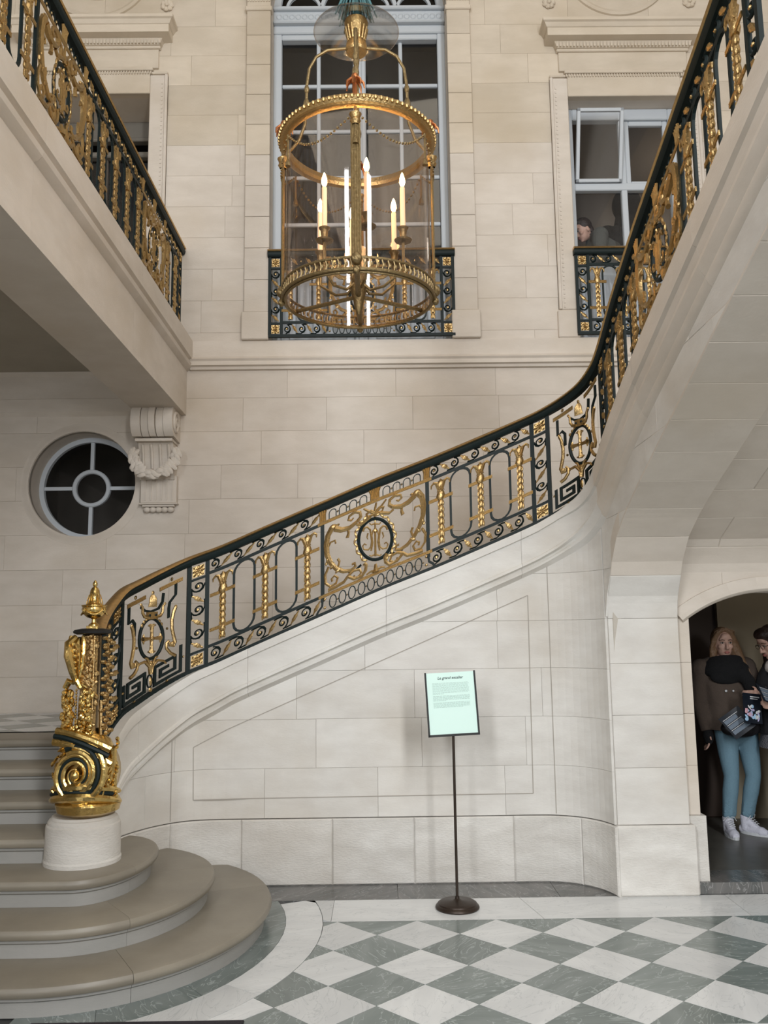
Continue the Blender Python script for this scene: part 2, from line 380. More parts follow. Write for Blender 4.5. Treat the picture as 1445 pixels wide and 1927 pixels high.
def ring(a0, b0, a1, b1, t0, t1, mat, name):
    P = []; n = max(4, int(abs(t1-t0)/.09))
    for k in range(n+1): t = t0+(t1-t0)*k/n; P.append((CX+a1*math.cos(t), CY+b1*math.sin(t)))
    for k in range(n, -1, -1): t = t0+(t1-t0)*k/n; P.append((CX+a0*math.cos(t), CY+b0*math.sin(t)))
    P = clip_half(P, lambda p: 5.69-p[1])
    if P and len(P) > 2:
        m = MB(); m.prism(P, -.03, 0); m.build(name, mat, floor, smooth=False)
cuts = [-PI/2, -1.15, -.62, -.05, .38]
for a, b in zip(cuts, cuts[1:]): ring(1.067, 1.29, 1.278, 1.518, a+.001, b-.001, WHITE, 'curved_border_slab')
cuts = [-PI/2, -1.2, -.75, -.2, .46]
for a, b in zip(cuts, cuts[1:]): ring(.90, 1.06, 1.065, 1.288, a+.001, b-.001, GREEN, 'curved_border_slab')
for x0, x1 in ((-.50, -.30), (-.30, .90), (.90, 2.15), (2.15, 3.4), (3.4, 4.7)):
    poly = [(x0, Y0+.0), (x1, Y0+.0), (x1+.0, 5.69), (x0, 5.69)]
    if x0 > .5 and x0 < 1: poly = [(x0+.04, Y0), (x1, Y0), (x1, 5.69), (x0-.04, 5.69)]
    if x1 == .90: poly[1] = (.94, Y0); poly[2] = (.86, 5.69)
    if x0 == -.50:
        th = [k/10*.37 for k in range(11)]; poly = [(CX+1.281*math.cos(t), CY+1.521*math.sin(t)) for t in th if CY+1.521*math.sin(t) > Y0]+[(-.485, 5.69), (-.30, 5.69), (-.30, Y0)]
    slab(poly, -.03, 0, WHITE, floor, 'border_slab')
for x0, x1 in ((-1.2, 0.1), (.1, 1.12), (1.12, 1.6)):
    slab([(x0, 5.692), (x1, 5.692), (x1, 6.05), (x0, 6.05)], -.03, .0, DARKM, floor, 'border_slab')
for x0, x1 in ((-1.3, -.4), (-.4, .9), (.9, 2.0), (2.0, 3.3), (3.3, 4.7)):
    slab([(x0, 3.35), (x1, 3.35), (x1, YBOT-.001), (x0, YBOT-.001)], -.03, .0, WHITE, floor, 'border_slab')
for x0, x1 in ((-1.3, 1), (1, 4.7)):
    slab([(x0, 1.0), (x1, 1.0), (x1, 3.349), (x0, 3.349)], -.03, .0, GREEN, floor, 'border_slab')

# ------------------------------------------------------------------ room shell
wb = struct('wall_back', 'tall pale limestone back wall of large ashlar blocks with windows', 'wall')
CXW = -.14; WL, WR = -1.03, .755                 # central window opening
OC = (-2.78, 3.085); OR = .50
holes = [(WL, WR, 4.46, 8.15), (1.96, 3.10, 4.46, 6.98), (-3.38, -2.24, 4.46, 7.05)]
courses = [.65+.325*k for k in range(29)]
def wmat(p, z): return LIMEW if z > 6.2 else LIME
bl = blocks(wb, back, -4.8, 4.6, courses, .95, wmat, holes=holes)
cut = MB(); cut.lathe([(0, -.4), (OR, -.4), (OR, .4), (0, .4)], (OC[0], YB, OC[1]), 64, ax='Y'); cu = cut.build('cutter', LIME, smooth=False)
cut = MB(); RA = (WR-WL)/2; cut.lathe([(0, -.4), (RA, -.4), (RA, .4), (0, .4)], (CXW, YB, 8.15), 64, ax='Y'); cu2 = cut.build('cutter', LIME, smooth=False)
for o, (p, q, s0, s1) in bl:
    if p < OC[0]+OR and q > OC[0]-OR and s0 < OC[1]+OR and s1 > OC[1]-OR: boolean(o, cu)
    if p < WR and q > WL and s1 > 8.1 and s0 < 9.1: boolean(o, cu2)
# backing and the reveals of the openings
m = MB()
m.box((-4.8, YB+.04, 0), (-3.38, YB+.1, 4.46)); 
for (x0, x1, z0, z1) in ((-3.38,-2.2,0,2.52),(-3.38,-2.2,3.65,4.40),(-2.2,4.6,0,4.40),(-4.8,-3.44,4.46,10),(-2.18,WL-.06,4.40,10),(WR+.06,1.90,4.40,10),(3.16,4.6,4.40,10),(1.90,3.16,7.04,10),(-3.44,-2.18,7.11,10),(WL,WR,9.1,10)):
    m.box((x0, YB+.045, z0), (x1, YB+.1, z1))
m.build('backing', MORTAR, wb, smooth=False)
def reveal(x0, x1, z0, z1, d, mat, nm='reveal'):
    m = MB(); t = .05; x0 -= .001; x1 += .001; z0 -= .001; z1 += .001
    m.box((x0-t, YB+.01, z0), (x0, YB+d, z1)); m.box((x1, YB+.01, z0), (x1+t, YB+d, z1)); m.box((x0-t, YB+.01, z1), (x1+t, YB+d, z1+t)); m.box((x0-t, YB+.01, z0-t), (x1+t, YB+d, z0)); m.build(nm, mat, wb, smooth=False)
reveal(1.96, 3.10, 4.46, 6.98, .32, LIME); reveal(-3.38, -2.24, 4.46, 7.05, .5, LIME)
m = MB(); t = .05
m.box((WL-t, YB+.01, 4.41), (WL, YB+.32, 8.15)); m.box((WR, YB+.01, 4.41), (WR+t, YB+.32, 8.15)); m.box((WL, YB+.01, 4.41), (WR, YB+.32, 4.46))
m.lathe([(RA, .01), (RA, .32), (RA+.05, .32), (RA+.05, .01)], (CXW, YB, 8.15), 32, ax='Y', a0=0, a1=PI); m.build('reveal', LIME, wb, smooth=False)
m = MB(); m.lathe([(OR, .0), (OR, .34), (OR+.08, .34), (OR+.08, .03)], (OC[0], YB, OC[1]), 64, ax='Y'); m.build('reveal', LIME, wb)
m = MB(); m.lathe([(OR+.002, -.0), (OR+.004, -.012), (OR+.03, -.012), (OR+.05, -.002), (OR+.08, -.002), (OR+.085, .01)], (OC[0], YB, OC[1]), 64, ax='Y'); m.build('oculus_moulding', LIME, wb)
# string course under the balconies (the band, then two mouldings)
tr = MB(); sec = lambda x, P: [(x, YB-a, z) for a, z in P]
BAND = [(0, 4.46), (.035, 4.455), (.035, 4.30), (.05, 4.285), (.07, 4.27), (.055, 4.25), (.06, 4.21), (.035, 4.20), (.03, 4.175), (.0, 4.17)]
tr.sweep([sec(-1.78, BAND), sec(4.6, BAND)]); mesh_struct(tr.build('trim_1', LIME, ang=25), 'long horizontal string course moulding on back wall under the balconies', 'moulding')
tr = MB()
FRZ = [(0, 4.20), (.06, 4.19), (.05, 4.15), (.02, 4.12), (.02, 3.905), (.03, 3.90), (.03, 3.775), (.0, 3.735)]
tr.sweep([sec(-4.8, FRZ), sec(-2.27, FRZ)]); mesh_struct(tr.build('trim_2', LIME, ang=25), 'plain cornice and frieze on the back wall above the round window', 'cornice')
# pilasters beside the central window, with bases, imposts and arch ring
for k, (x0, x1) in enumerate(((-1.27, WL), (WR, .99))):
    ps = struct('trim_%d' % (3+k), ['left', 'right'][k]+' limestone pilaster strip beside the tall arched window', 'pilaster')
    zz = [4.74+.325*i for i in range(11)]+[7.93]
    for a, b in zip(zz, zz[1:]):
        if b-a < .05: continue
        m = MB(); m.bbox((x0, YB-.05, a+.0015), (x1, YB+.02, b-.0015), .004); m.build('stone_block', LIMEW if a > 6.2 else LIME, ps, smooth=False)
    m = MB(); m.bbox((x0-.02, YB-.075, 4.457), (x1+(.0 if k == 0 else .02), YB+.02, 4.735), .008); m.build('pilaster_base', LIME, ps, smooth=False)
    m = MB(); m.bbox((x0-.015, YB-.07, 7.93), (x1+.015, YB+.02, 7.98), .008); m.bbox((x0, YB-.055, 7.98), (x1, YB+.02, 8.10), .004); m.bbox((x0-.03, YB-.09, 8.10), (x1+.03, YB+.02, 8.15), .01); m.bbox((x0-.04, YB-.11, 8.15), (x1+.04, YB+.02, 8.19), .008)
    m.build('impost', LIMEW, ps, smooth=False)
    m = MB()
    for i in range(9): xx = x0+.012+i*(x1-x0-.024)/8; m.box((xx-.008, YB-.065, 8.03), (xx+.008, YB-.05, 8.09))
    m.build('dentils', LIMEW, ps, smooth=False, kind='stuff')
m = MB(); m.lathe([(RA+.002, -.06), (RA+.24, -.06), (RA+.24, .02), (RA+.002, .02)], (CXW, YB, 8.19), 40, ax='Y', a0=0, a1=PI)
mesh_struct(m.build('trim_5', LIMEW), 'limestone arch ring over the tall central window', 'arch')
def surround(x0, x1, zt, idx, side):
    """eared architrave, frieze and cornice of the side windows"""
    s = struct('trim_%d' % idx, 'eared stone surround with dentils and cornice around the %s window' % side, 'window surround')
    for a, b in ((x0-.18, x0), (x1, x1+.18)):
        m = MB(); m.bbox((a, YB-.03, 4.74), (b, YB+.02, zt+.2), .008)
        lo, hi = (a, a+.03) if a < x0 else (b-.03, b); m.bbox((lo, YB-.045, 4.74), (hi, YB, zt+.2), .006); m.build('jamb', LIME, s, smooth=False)
        m = MB(); e = a+.055 if a < x0 else b-.055
        for i in range(int((zt-4.6)/.045)): m.box((e-.008, YB-.036, 4.76+i*.045), (e+.008, YB-.028, 4.785+i*.045))
        m.build('bead_moulding', LIME, s, smooth=False, kind='stuff')
        m = MB(); m.bbox((a-.015, YB-.04, 4.457), (b+.015, YB+.02, 4.735), .008); m.build('jamb_base', LIME, s, smooth=False)
    m = MB(); m.bbox((x0, YB-.03, zt+.0), (x1, YB+.02, zt+.24), .006); m.bbox((x0-.18, YB-.046, zt+.2), (x0-.02, YB, zt+.225), .005); m.bbox((x1+.02, YB-.046, zt+.2), (x1+.18, YB, zt+.225), .005)
    m.bbox((x0-.03, YB-.05, zt+.24), (x1+.03, YB, zt+.275), .006); m.build('lintel', LIMEW, s, smooth=False)
    m = MB()
    for i in range(44): xx = x0-.01+i*(x1-x0+.02)/43; m.box((xx-.006, YB-.043, zt+.205), (xx+.006, YB-.028, zt+.235))
    m.build('dentils', LIMEW, s, smooth=False, kind='stuff')
    m = MB(); m.bbox((x0-.08, YB-.03, zt+.275), (x1+.08, YB+.02, zt+.48), .005); m.build('frieze', LIMEW, s, smooth=False)
    m = MB(); m.bbox((x0-.10, YB-.05, zt+.48), (x1+.10, YB, zt+.51), .008); m.build('bed_moulding', LIMEW, s, smooth=False)
    m = MB()
    for i in range(40): xx = x0-.10+i*(x1-x0+.2)/39; m.box((xx-.009, YB-.085, zt+.512), (xx+.009, YB-.03, zt+.56))
    m.build('egg_moulding', LIMEW, s, smooth=False, kind='stuff')
    P = [(0, .50), (.06, .51), (.085, .565), (.17, .57), (.17, .65), (.18, .655), (.20, .69), (.22, .70), (.22, .73), (0, .76)]
    m = MB(); a, b = x0-.04, x1+.04
    m.sweep([[(a-p, YB, zt+z) for p, z in P], [(a-p, YB-p, zt+z) for p, z in P], [(b+p, YB-p, zt+z) for p, z in P], [(b+p, YB, zt+z) for p, z in P]]); m.build('cornice', LIMEW, s, ang=20)
surround(1.96, 3.10, 6.98, 6, 'right'); surround(-3.38, -2.24, 7.05, 7, 'left')
for k, cx in enumerate((2.53, -2.81)):
    m = MB(); m.lathe([(.50, 0), (.505, -.02), (.53, -.03), (.555, -.02), (.56, 0)], (cx, YB, 8.44), 48, ax='Y')
    m.lathe([(.20, 0), (.20, -.02), (.30, -.05), (.33, -.02), (.34, 0)], (cx, YB, 8.44), 40, ax='Y', sx=1.1)
    mesh_struct(m.build('trim_%d' % (8+k), LIMEW), 'circular carved medallion ring above the %s window cornice' % ['right', 'left'][k], 'medallion')
    for sx in (-1, 1):
        m = MB(); 
        for q in range(7): an = 2*PI*q/7; m.ell((.04*math.cos(an), 0, .04*math.sin(an)), (.03, .02, .03), 6, 4)
        m.ell((0, -.015, 0), (.025, .02, .025), 6, 4)
        o = m.build('rosette', LIMEW); o.location = (cx+sx*.72, YB-.015, 8.03)
        tag(o, 'carved stone rosette %s of the medallion over the %s window' % ({-1: 'left', 1: 'right'}[sx], ['right', 'left'][k]), 'rosette', 'carved rosettes beside the wall medallions')

# side walls, ceiling (outside the frame, the hall goes on)
m = MB(); m.box((-5.0, -4.0, 0), (-4.8, 8.1, 10)); mesh_struct(m.build('wall_left', LIME, smooth=False), 'plain limestone side wall left of the landing', 'wall')
m = MB(); m.box((4.6, -4.0, 0), (4.8, 8.1, 10)); mesh_struct(m.build('wall_right', LIME, smooth=False), 'plain limestone side wall right of the stair', 'wall')
m = MB(); m.box((-5.0, 3.5, 10), (4.8, 8.2, 10.2)); mesh_struct(m.build('ceiling', LIMEW, smooth=False), 'high plain hall ceiling', 'ceiling')

# ------------------------------------------------------------------ windows and the rooms behind
def room(x0, x1, y0, y1, z0, z1, mat, nm, label):
    m = MB(); t = .06
    m.box((x0-t, y0, z0), (x0, y1, z1)); m.box((x1, y0, z0), (x1+t, y1, z1)); m.box((x0-t, y1, z0-t), (x1+t, y1+t, z1+t)); m.box((x0-t, y0, z1), (x1+t, y1, z1+t)); m.box((x0-t, y0, z0-t), (x1+t, y1, z0))
    return mesh_struct(m.build(nm, mat, smooth=False), label, 'wall')
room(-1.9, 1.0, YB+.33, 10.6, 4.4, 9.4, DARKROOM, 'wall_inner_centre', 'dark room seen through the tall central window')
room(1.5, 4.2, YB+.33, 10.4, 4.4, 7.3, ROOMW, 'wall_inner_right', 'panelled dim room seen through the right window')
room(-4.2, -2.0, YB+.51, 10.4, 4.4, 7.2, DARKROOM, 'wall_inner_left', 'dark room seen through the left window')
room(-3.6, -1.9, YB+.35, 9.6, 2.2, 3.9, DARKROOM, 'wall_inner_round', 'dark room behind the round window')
def bars(m, YY, lst, d=.05, c=.008):
    for x0, x1, z0, z1 in lst: m.bbox((x0, YY-d, z0), (x1, YY, z1), c)
def pane(win, x0, x1, z0, z1, y): m = MB(); m.box((x0, y-.003, z0), (x1, y, z1)); m.build('pane', GLASS, win, smooth=False)
# central window
win = struct('window_1', 'tall pale grey arched window with many dark panes behind the lantern', 'window')
YW = YB+.30; m = MB()
bars(m, YW, [(WL, -.945, 4.46, 8.15), (.675, WR, 4.46, 8.15), (-.945, .675, 7.80, 7.86)], .09); m.build('frame', FRAME, win, smooth=False)
m = MB(); bars(m, YW-.03, [(-.205, -.075, 4.46, 7.80)], .07, .012); bars(m, YW-.09, [(-.165, -.115, 4.46, 7.80)], .03, .01); m.build('meeting_stile', FRAME, win, smooth=False)
m = MB(); bars(m, YW, [(-.585, -.545, 5.16, 7.80), (.27, .31, 5.16, 7.80)], .045)
for z in (7.31, 6.80, 6.29, 5.78, 5.27): bars(m, YW, [(-.945, -.205, z-.02, z+.02), (-.075, .675, z-.02, z+.02)], .04)
m.build('glazing_bars', FRAME, win, smooth=False)
cols = [(-.945, -.585), (-.545, -.205), (-.075, .27), (.31, .675)]; rows = [7.80, 7.31, 6.80, 6.29, 5.78, 5.27]
for a, b in cols:
    for z1, z0 in zip(rows, rows[1:]): pane(win, a-.005, b+.005, z0+.015, z1-.015, YW-.02)
for a, b in ((-.945, -.205), (-.075, .675)):
    m = MB(); m.bbox((a, YW-.04, 4.46), (b, YW, 5.25), .006); m.bbox((a+.08, YW-.055, 4.56), (b-.08, YW-.03, 5.17), .012)
    for q in range(4): xx = a+.17+q*(b-a-.34)/3; m.bbox((xx-.02, YW-.07, 4.6), (xx+.02, YW-.05, 5.13), .01)
    m.build('lower_panel', FRAME, win, smooth=False)
m = MB(); bars(m, YW-.01, [(WL, WR, 7.86, 7.95)], .10, .01); bars(m, YW-.03, [(WL, WR, 7.95, 7.98)], .13, .01); bars(m, YW-.02, [(WL, WR, 7.98, 8.11)], .09, .006); bars(m, YW-.03, [(WL, WR, 8.11, 8.15)], .12, .01); m.build('transom', FRAME, win, smooth=False)
m = MB()
for i in range(26):
    xx = WL+.06+i*(WR-WL-.12)/25; m.lathe([(.018, 0), (.026, -.008), (.034, 0)], (xx, YW-.11, 8.045), 10, ax='Y')
m.build('guilloche_carving', FRAME, win, kind='stuff')
m = MB(); m.lathe([(RA-.07, -.06), (RA, -.06), (RA, 0), (RA-.07, 0)], (CXW, YW, 8.15), 32, ax='Y', a0=0, a1=PI)
m.lathe([(RA*.42, -.04), (RA*.42+.04, -.04), (RA*.42+.04, 0), (RA*.42, 0)], (CXW, YW, 8.15), 24, ax='Y', a0=0, a1=PI)
for k in (1, 2, 3): an = PI*k/4; m.tube([(CXW+RA*.44*math.cos(an), YW-.02, 8.15+RA*.44*math.sin(an)), (CXW+RA*.95*math.cos(an), YW-.02, 8.15+RA*.95*math.sin(an))], .022, 4)
for cx in (-.72, .0, .44): m.lathe([(.16, -.03), (.19, -.03), (.19, 0), (.16, 0)], (cx, YW-.01, 8.19), 20, ax='Y', a0=0, a1=PI)
m.build('fanlight_bars', FRAME, win, smooth=False)
m = MB(); m.lathe([(0, 0), (RA-.05, 0)], (CXW, YW-.02, 8.15), 32, ax='Y', a0=0, a1=PI); m.build('fanlight_pane', GLASS, win, smooth=False)
# right window
win = struct('window_2', 'pale grey casement window at right with one upper sash tilted open', 'window')
YW = YB+.28; m = MB(); bars(m, YW, [(1.96, 2.045, 4.46, 6.98), (3.03, 3.10, 4.46, 6.98), (2.045, 3.03, 6.86, 6.98)], .09); m.build('frame', FRAME, win, smooth=False)
m = MB(); bars(m, YW-.01, [(2.045, 3.03, 6.09, 6.17)], .073); bars(m, YW-.014, [(2.52, 2.58, 4.46, 6.858)], .062); m.build('transom', FRAME, win, smooth=False)
for a, b in ((2.045, 2.52), (2.58, 3.03)): 
    pane(win, a, b, 5.30, 6.09, YW-.03)
    m = MB(); m.bbox((a, YW-.05, 4.46), (b, YW-.01, 5.30), .006); m.bbox((a+.06, YW-.065, 4.56), (b-.06, YW-.04, 5.2), .012); m.build('lower_panel', FRAME, win, smooth=False)
m = MB(); bars(m, YW-.01, [(2.58, 2.63, 6.17, 6.86), (2.98, 3.03, 6.17, 6.86), (2.63, 2.98, 6.81, 6.86), (2.63, 2.98, 6.17, 6.20)], .05); m.build('sash', FRAME, win, smooth=False); pane(win, 2.62, 2.99, 6.19, 6.82, YW-.03)
sash = MB()
for x0, x1, z0, z1 in ((2.05, 2.085, 0, .72), (2.485, 2.52, 0, .72), (2.05, 2.52, .685, .72), (2.05, 2.52, 0, .035)): sash.bbox((x0, -.02, z0), (x1, .02, z1), .005)
ct, st = math.cos(.27), math.sin(.27); hinge = lambda x, y, z: (x, YW-.09+y*ct-z*st, 6.17+z*ct+y*st)
so = sash.build('open_sash', FRAME, win, hinge, smooth=False, label='sash tilted open at the top')
m = MB(); m.box((2.08, -.002, .03), (2.49, .001, .69)); m.build('pane', GLASS, so, hinge, smooth=False)
# left window
win = struct('window_3', 'dark window opening at upper left partly hidden by the gallery railing', 'window')
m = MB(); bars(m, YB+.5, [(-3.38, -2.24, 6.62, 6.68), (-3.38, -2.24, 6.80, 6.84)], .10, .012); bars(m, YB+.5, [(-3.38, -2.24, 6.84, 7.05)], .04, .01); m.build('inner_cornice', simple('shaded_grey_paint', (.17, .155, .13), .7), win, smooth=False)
m = MB(); bars(m, YB+.5, [(-2.32, -2.24, 4.46, 7.05), (-3.38, -3.3, 4.46, 7.05), (-2.83, -2.79, 4.46, 6.62)], .05); m.build('frame', simple('brown_frame_paint', (.10, .085, .07), .6), win, smooth=False)
pane(win, -3.3, -2.32, 4.46, 6.62, YB+.47)
# round window
win = struct('window_4', 'round oculus window with cross bars and a central ring under the gallery', 'window')
YW = YB+.30; m = MB(); m.lathe([(OR-.045, -.05), (OR, -.05), (OR, 0), (OR-.045, 0), (OR-.045, -.05)], (OC[0], YW, OC[1]), 64, ax='Y'); m.build('frame', FRAME, win)
m = MB(); m.lathe([(.145, -.04), (.155, -.05), (.175, -.05), (.185, -.04), (.185, 0), (.145, 0), (.145, -.04)], (OC[0], YW, OC[1]), 40, ax='Y'); m.build('centre_ring', FRAME, win)
for k in range(4):
    an = PI/2*k; c, s_ = math.cos(an), math.sin(an); m = MB()
    m.tube([(OC[0]+c*.18, YW-.02, OC[1]+s_*.18), (OC[0]+c*.46, YW-.02, OC[1]+s_*.46)], .024, 4); m.build('spoke', FRAME, win, smooth=False)
m = MB(); m.lathe([(0, 0), (OR-.04, 0)], (OC[0], YW-.015, OC[1]), 48, ax='Y'); m.build('pane', GLASS, win)
# ------------------------------------------------------------------ stair wall, stringer, pier, vault, doorway wall
def wmap(u, ww, z):
    p, d = MAIN.at(u); return (p.x+d.y*ww, p.y-d.x*ww, z)
UEND = MAIN.U[-1]; USTART = MAIN.U[0]
def kscale(u): return 1+.4*min(1, max(0, (-1.0-u)/1.0))
UPIER = 99
def whigh(u): p, d = MAIN.at(u); return p.z-.22*kscale(u)
def wlow(u):
    p, d = MAIN.at(u); return zsoff(p.y)+.012 if u >= UPIER-.0004 else 0.0
ws = struct('wall_stair', 'pale limestone wall under the staircase with an incised panel outline', 'wall')
UPIER = 1.4
while MAIN.at(UPIER)[0].y > 5.68: UPIER += .001
r3 = random.Random(3)
plm = lambda u, ww, z: wmap(u, ww+.012, z)
for a, b in zip([USTART, -1.72, -1.42, -.94, -.33, .22, .89, 1.35], [-1.72, -1.42, -.94, -.33, .22, .89, 1.35, UPIER+.02]):
    block(ws, plm, a, b, 0, .425, None, None, max(1, int((b-a)/.05)), .06, ROUGH, name='plinth_block', c=.008)
grooves = MB(); yy = YS-.002
def gr(p, q, wd=.005):
    d = Vector((q[0]-p[0], q[1]-p[1])).normalized(); n = Vector((-d.y, d.x))*wd/2
    P = [(p[0]+n.x, p[1]+n.y), (p[0]-n.x, p[1]-n.y), (q[0]-n.x, q[1]-n.y), (q[0]+n.x, q[1]+n.y)]
    grooves.add([(x, yy-.02, z) for x, z in P]+[(x, yy+.012, z) for x, z in P], [(0,1,2,3),(7,6,5,4),(0,4,5,1),(1,5,6,2),(2,6,7,3),(3,7,4,0)])
GP = [(-1.265, .56), (1.03, .57), (1.04, 1.905), (-1.04, 1.02), (-1.27, .905)]
GL = [(GP[i], GP[(i+1) % 5]) for i in range(5)]
zc = [.43+.325*k for k in range(13)]
ub = blocks(ws, wmap, USTART, UPIER-.010, zc, .82, lambda p, z: PALE, low=lambda u: 0, high=whigh, step=.05, depth=.05, r=r3)
ub += blocks(ws, wmap, UPIER, UEND-.3, zc, .82, lambda p, z: PALE, low=wlow, high=whigh, step=.04, depth=.05, r=r3)
m = MB()
for p, q in GL+[((1.18, .44), (1.18, 2.16)), ((-1.42, .44), (-1.42, .97))]:
    n = 6; d = Vector((q[0]-p[0], q[1]-p[1])).normalized(); nn = Vector((-d.y, d.x))*.003
    S2 = []
    for i in range(n+1):
        t = i/n; a = p[0]+(q[0]-p[0])*t; z = p[1]+(q[1]-p[1])*t
        S2.append([wmap(a+nn.x, -.004, z+nn.y), wmap(a+nn.x, .0022, z+nn.y), wmap(a-nn.x, .0022, z-nn.y), wmap(a-nn.x, -.004, z-nn.y)])
    m.sweep(S2)
m.build('groove_shade_strip', simple('groove_shade', (.36, .33, .29), .9), ws, smooth=False)  # dark proud strips painting the shade of the incised panel grooves
m = MB(); S_ = []
u = USTART
while u < UEND-.3:
    S_.append([wmap(u, -.045, wlow(u)+.02), wmap(u, -.045, max(wlow(u)+.03, whigh(u)+.02)), wmap(u, -.10, max(wlow(u)+.03, whigh(u)+.02)), wmap(u, -.10, wlow(u)+.02)]); u += .06
m.sweep(S_); m.build('backing', MORTAR, ws, smooth=False)
# stringer
stg = struct('stair_stringer', 'sweeping moulded limestone stringer below the gilded stair railing', 'stringer')
PA = [(-.16,0),(.055,0),(.06,-.01),(.06,-.055),(.045,-.06),(.045,-.225),(.055,-.232),(.058,-.25),(.035,-.262),(.03,-.275),(.042,-.285),(.04,-.30),(.01,-.32),(0,-.33),(-.16,-.33)]
PB = [(-.16,0),(.075,0),(.08,-.01),(.08,-.15),(.06,-.16),(.052,-.205),(.048,-.212),(.06,-.225),(.062,-.25),(.05,-.275),(.03,-.30),(.028,-.315),(.015,-.335),(0,-.345),(-.16,-.345)]
def sprof(u):
    t = min(1, max(0, (u-1.3)/.6)); k = kscale(u); return [((a*(1-t)+c*t), (b*(1-t)+d*t)*k) for (a, b), (c, d) in zip(PA, PB)]
def smap(u, ww, v): p, d = MAIN.at(u); return (p.x+d.y*ww, p.y-d.x*ww, p.z+v)
cuts = [USTART-.06, -1.75, -.9, .05, 1.0, 1.75, 2.7, 3.7, 4.6, UEND+.2]
for a, b in zip(cuts, cuts[1:]):
    n = max(4, int((b-a)/.04)); m = MB(); m.sweep([[smap(a+.0008+(b-a-.0016)*i/n, o, v) for o, v in sprof(a+(b-a)*i/n)] for i in range(n+1)]); m.build('stringer_stone', PALE if b < 1.9 else LIME, stg, ang=28)
# pier and vault
class YZ:
    def __init__(s, P):
        s.P = P; s.U = [0]
        for a, b in zip(P, P[1:]): s.U.append(s.U[-1]+math.hypot(b[0]-a[0], b[1]-a[1]))
    def __call__(s, u, ww, x):
        i = 0
        while i < len(s.U)-2 and s.U[i+1] < u: i += 1
        t = (u-s.U[i])/(s.U[i+1]-s.U[i]); a, b = s.P[i], s.P[i+1]; d = Vector((b[0]-a[0], b[1]-a[1])).normalized()
        return (x, a[0]+(b[0]-a[0])*t-d.y*ww, a[1]+(b[1]-a[1])*t+d.x*ww)
pier = struct('wall_pier', 'pale limestone pier curving up into the arched rib under the right flight', 'pier')
vp = YZ(VP); sj = [0, .35, .68, 1.01, 1.30]; 
while sj[-1] < vp.U[-1]-.3: sj.append(sj[-1]+.30)
sj.append(vp.U[-1])
for a, b in zip(sj, sj[1:]): block(pier, vp, a, b, 1.5, 1.96, seg=max(2, int((b-a)/.05)), depth=.10, mat=PALE if a < 1.5 else LIME, c=.003)
m = MB(); m.bbox((1.485, 5.655, 0), (1.995, 5.80, .428), .012); m.build('pier_plinth', ROUGH, pier, smooth=False)
m = MB(); m.box((1.50, 5.72, .0), (1.96, 5.95, 1.8)); m.build('core', MORTAR, pier, smooth=False)
va = struct('wall_vault', 'sloping limestone vault of staggered blocks under the right flight', 'vault')
v2 = YZ([(5.80, 1.9), (5.74, 2.10), (5.62, 2.24), (5.40, 2.34), (4.93, 2.54), (4.3, 2.79), (3.68, 3.03), (3.15, 3.23), (2.4, 3.52), (1.5, 3.86)])
vj = [0]
while vj[-1] < v2.U[-1]-.3: vj.append(vj[-1]+.33)
vj.append(v2.U[-1])
for i, (a, b) in enumerate(zip(vj, vj[1:])):
    xs = [1.962, (2.25 if i % 2 else 2.62), (3.05 if i % 2 else 3.4), 4.6]
    for p, q in zip(xs, xs[1:]): block(va, v2, a, b, p, q, seg=max(2, int((b-a)/.06)), depth=.06, mat=LIME, c=.004)
m = MB(); m.sweep([[v2(u, -.05, 1.52), v2(u, -.05, 4.6), v2(u, -.16, 4.6), v2(u, -.16, 1.52)] for u in v2.U]); m.build('backing', MORTAR, va, smooth=False)
# doorway wall
dw = struct('wall_doorway', 'limestone wall with a segmental arched doorway beside the pier', 'wall')
DX, DR, DZ = 2.62, 1.0, .90; YD = 5.76
dmap = lambda u, ww, v: (u, YD-ww, v)
arc = lambda R: (lambda u: DZ+math.sqrt(max(.0001, R*R-(u-DX)**2)))
for z0, z1 in zip([.47, .78, 1.11, 1.44], [.78, 1.11, 1.44, 1.73]):
    block(dw, dmap, 1.93, 2.06, z0, z1, depth=.2, mat=LIME); block(dw, dmap, 3.18, 4.6, z0, z1, depth=.2, mat=LIME)
block(dw, lambda u, ww, v: (u, YD-.03-ww, v), 1.93, 2.085, .0, .47, depth=.2, mat=ROUGH, name='jamb_plinth'); block(dw, lambda u, ww, v: (u, YD-.03-ww, v), 3.155, 4.6, .0, .47, depth=.2, mat=ROUGH, name='jamb_plinth')
sp = [1.93, 2.30, 2.95, 3.4, 4.6]
lowf = lambda u: 1.73 if u < 2.03 else arc(1.10)(u)
for a, b in zip(sp, sp[1:]): block(dw, dmap, a, b, 1.73, 2.7, low=lowf, seg=max(1, int((b-a)/.04)), depth=.2, mat=LIME)
A0 = math.acos(.60/1.0); NV = 7
for k in range(NV):
    a = PI-A0+.0-(PI-2*A0)*k/NV; b = PI-A0-(PI-2*A0)*(k+1)/NV; m = MB(); P = [(1.0, -.0), (1.0, .22), (1.10, .22), (1.10, -.015), (1.06, -.02), (1.045, -.028), (1.02, -.028), (1.005, -.012)]
    m.sweep([[(DX+r*math.cos(a+(b-a)*i/6), YD+y, DZ+r*math.sin(a+(b-a)*i/6)) for r, y in P] for i in range(7)]); m.build('voussoir', LIME, dw, ang=25)
m = MB(); m.box((1.97, 5.70, 0), (4.6, 5.98, .07)); mesh_struct(m.build('trim_10', DARKM, smooth=False), 'dark marble threshold step of the arched doorway', 'threshold')
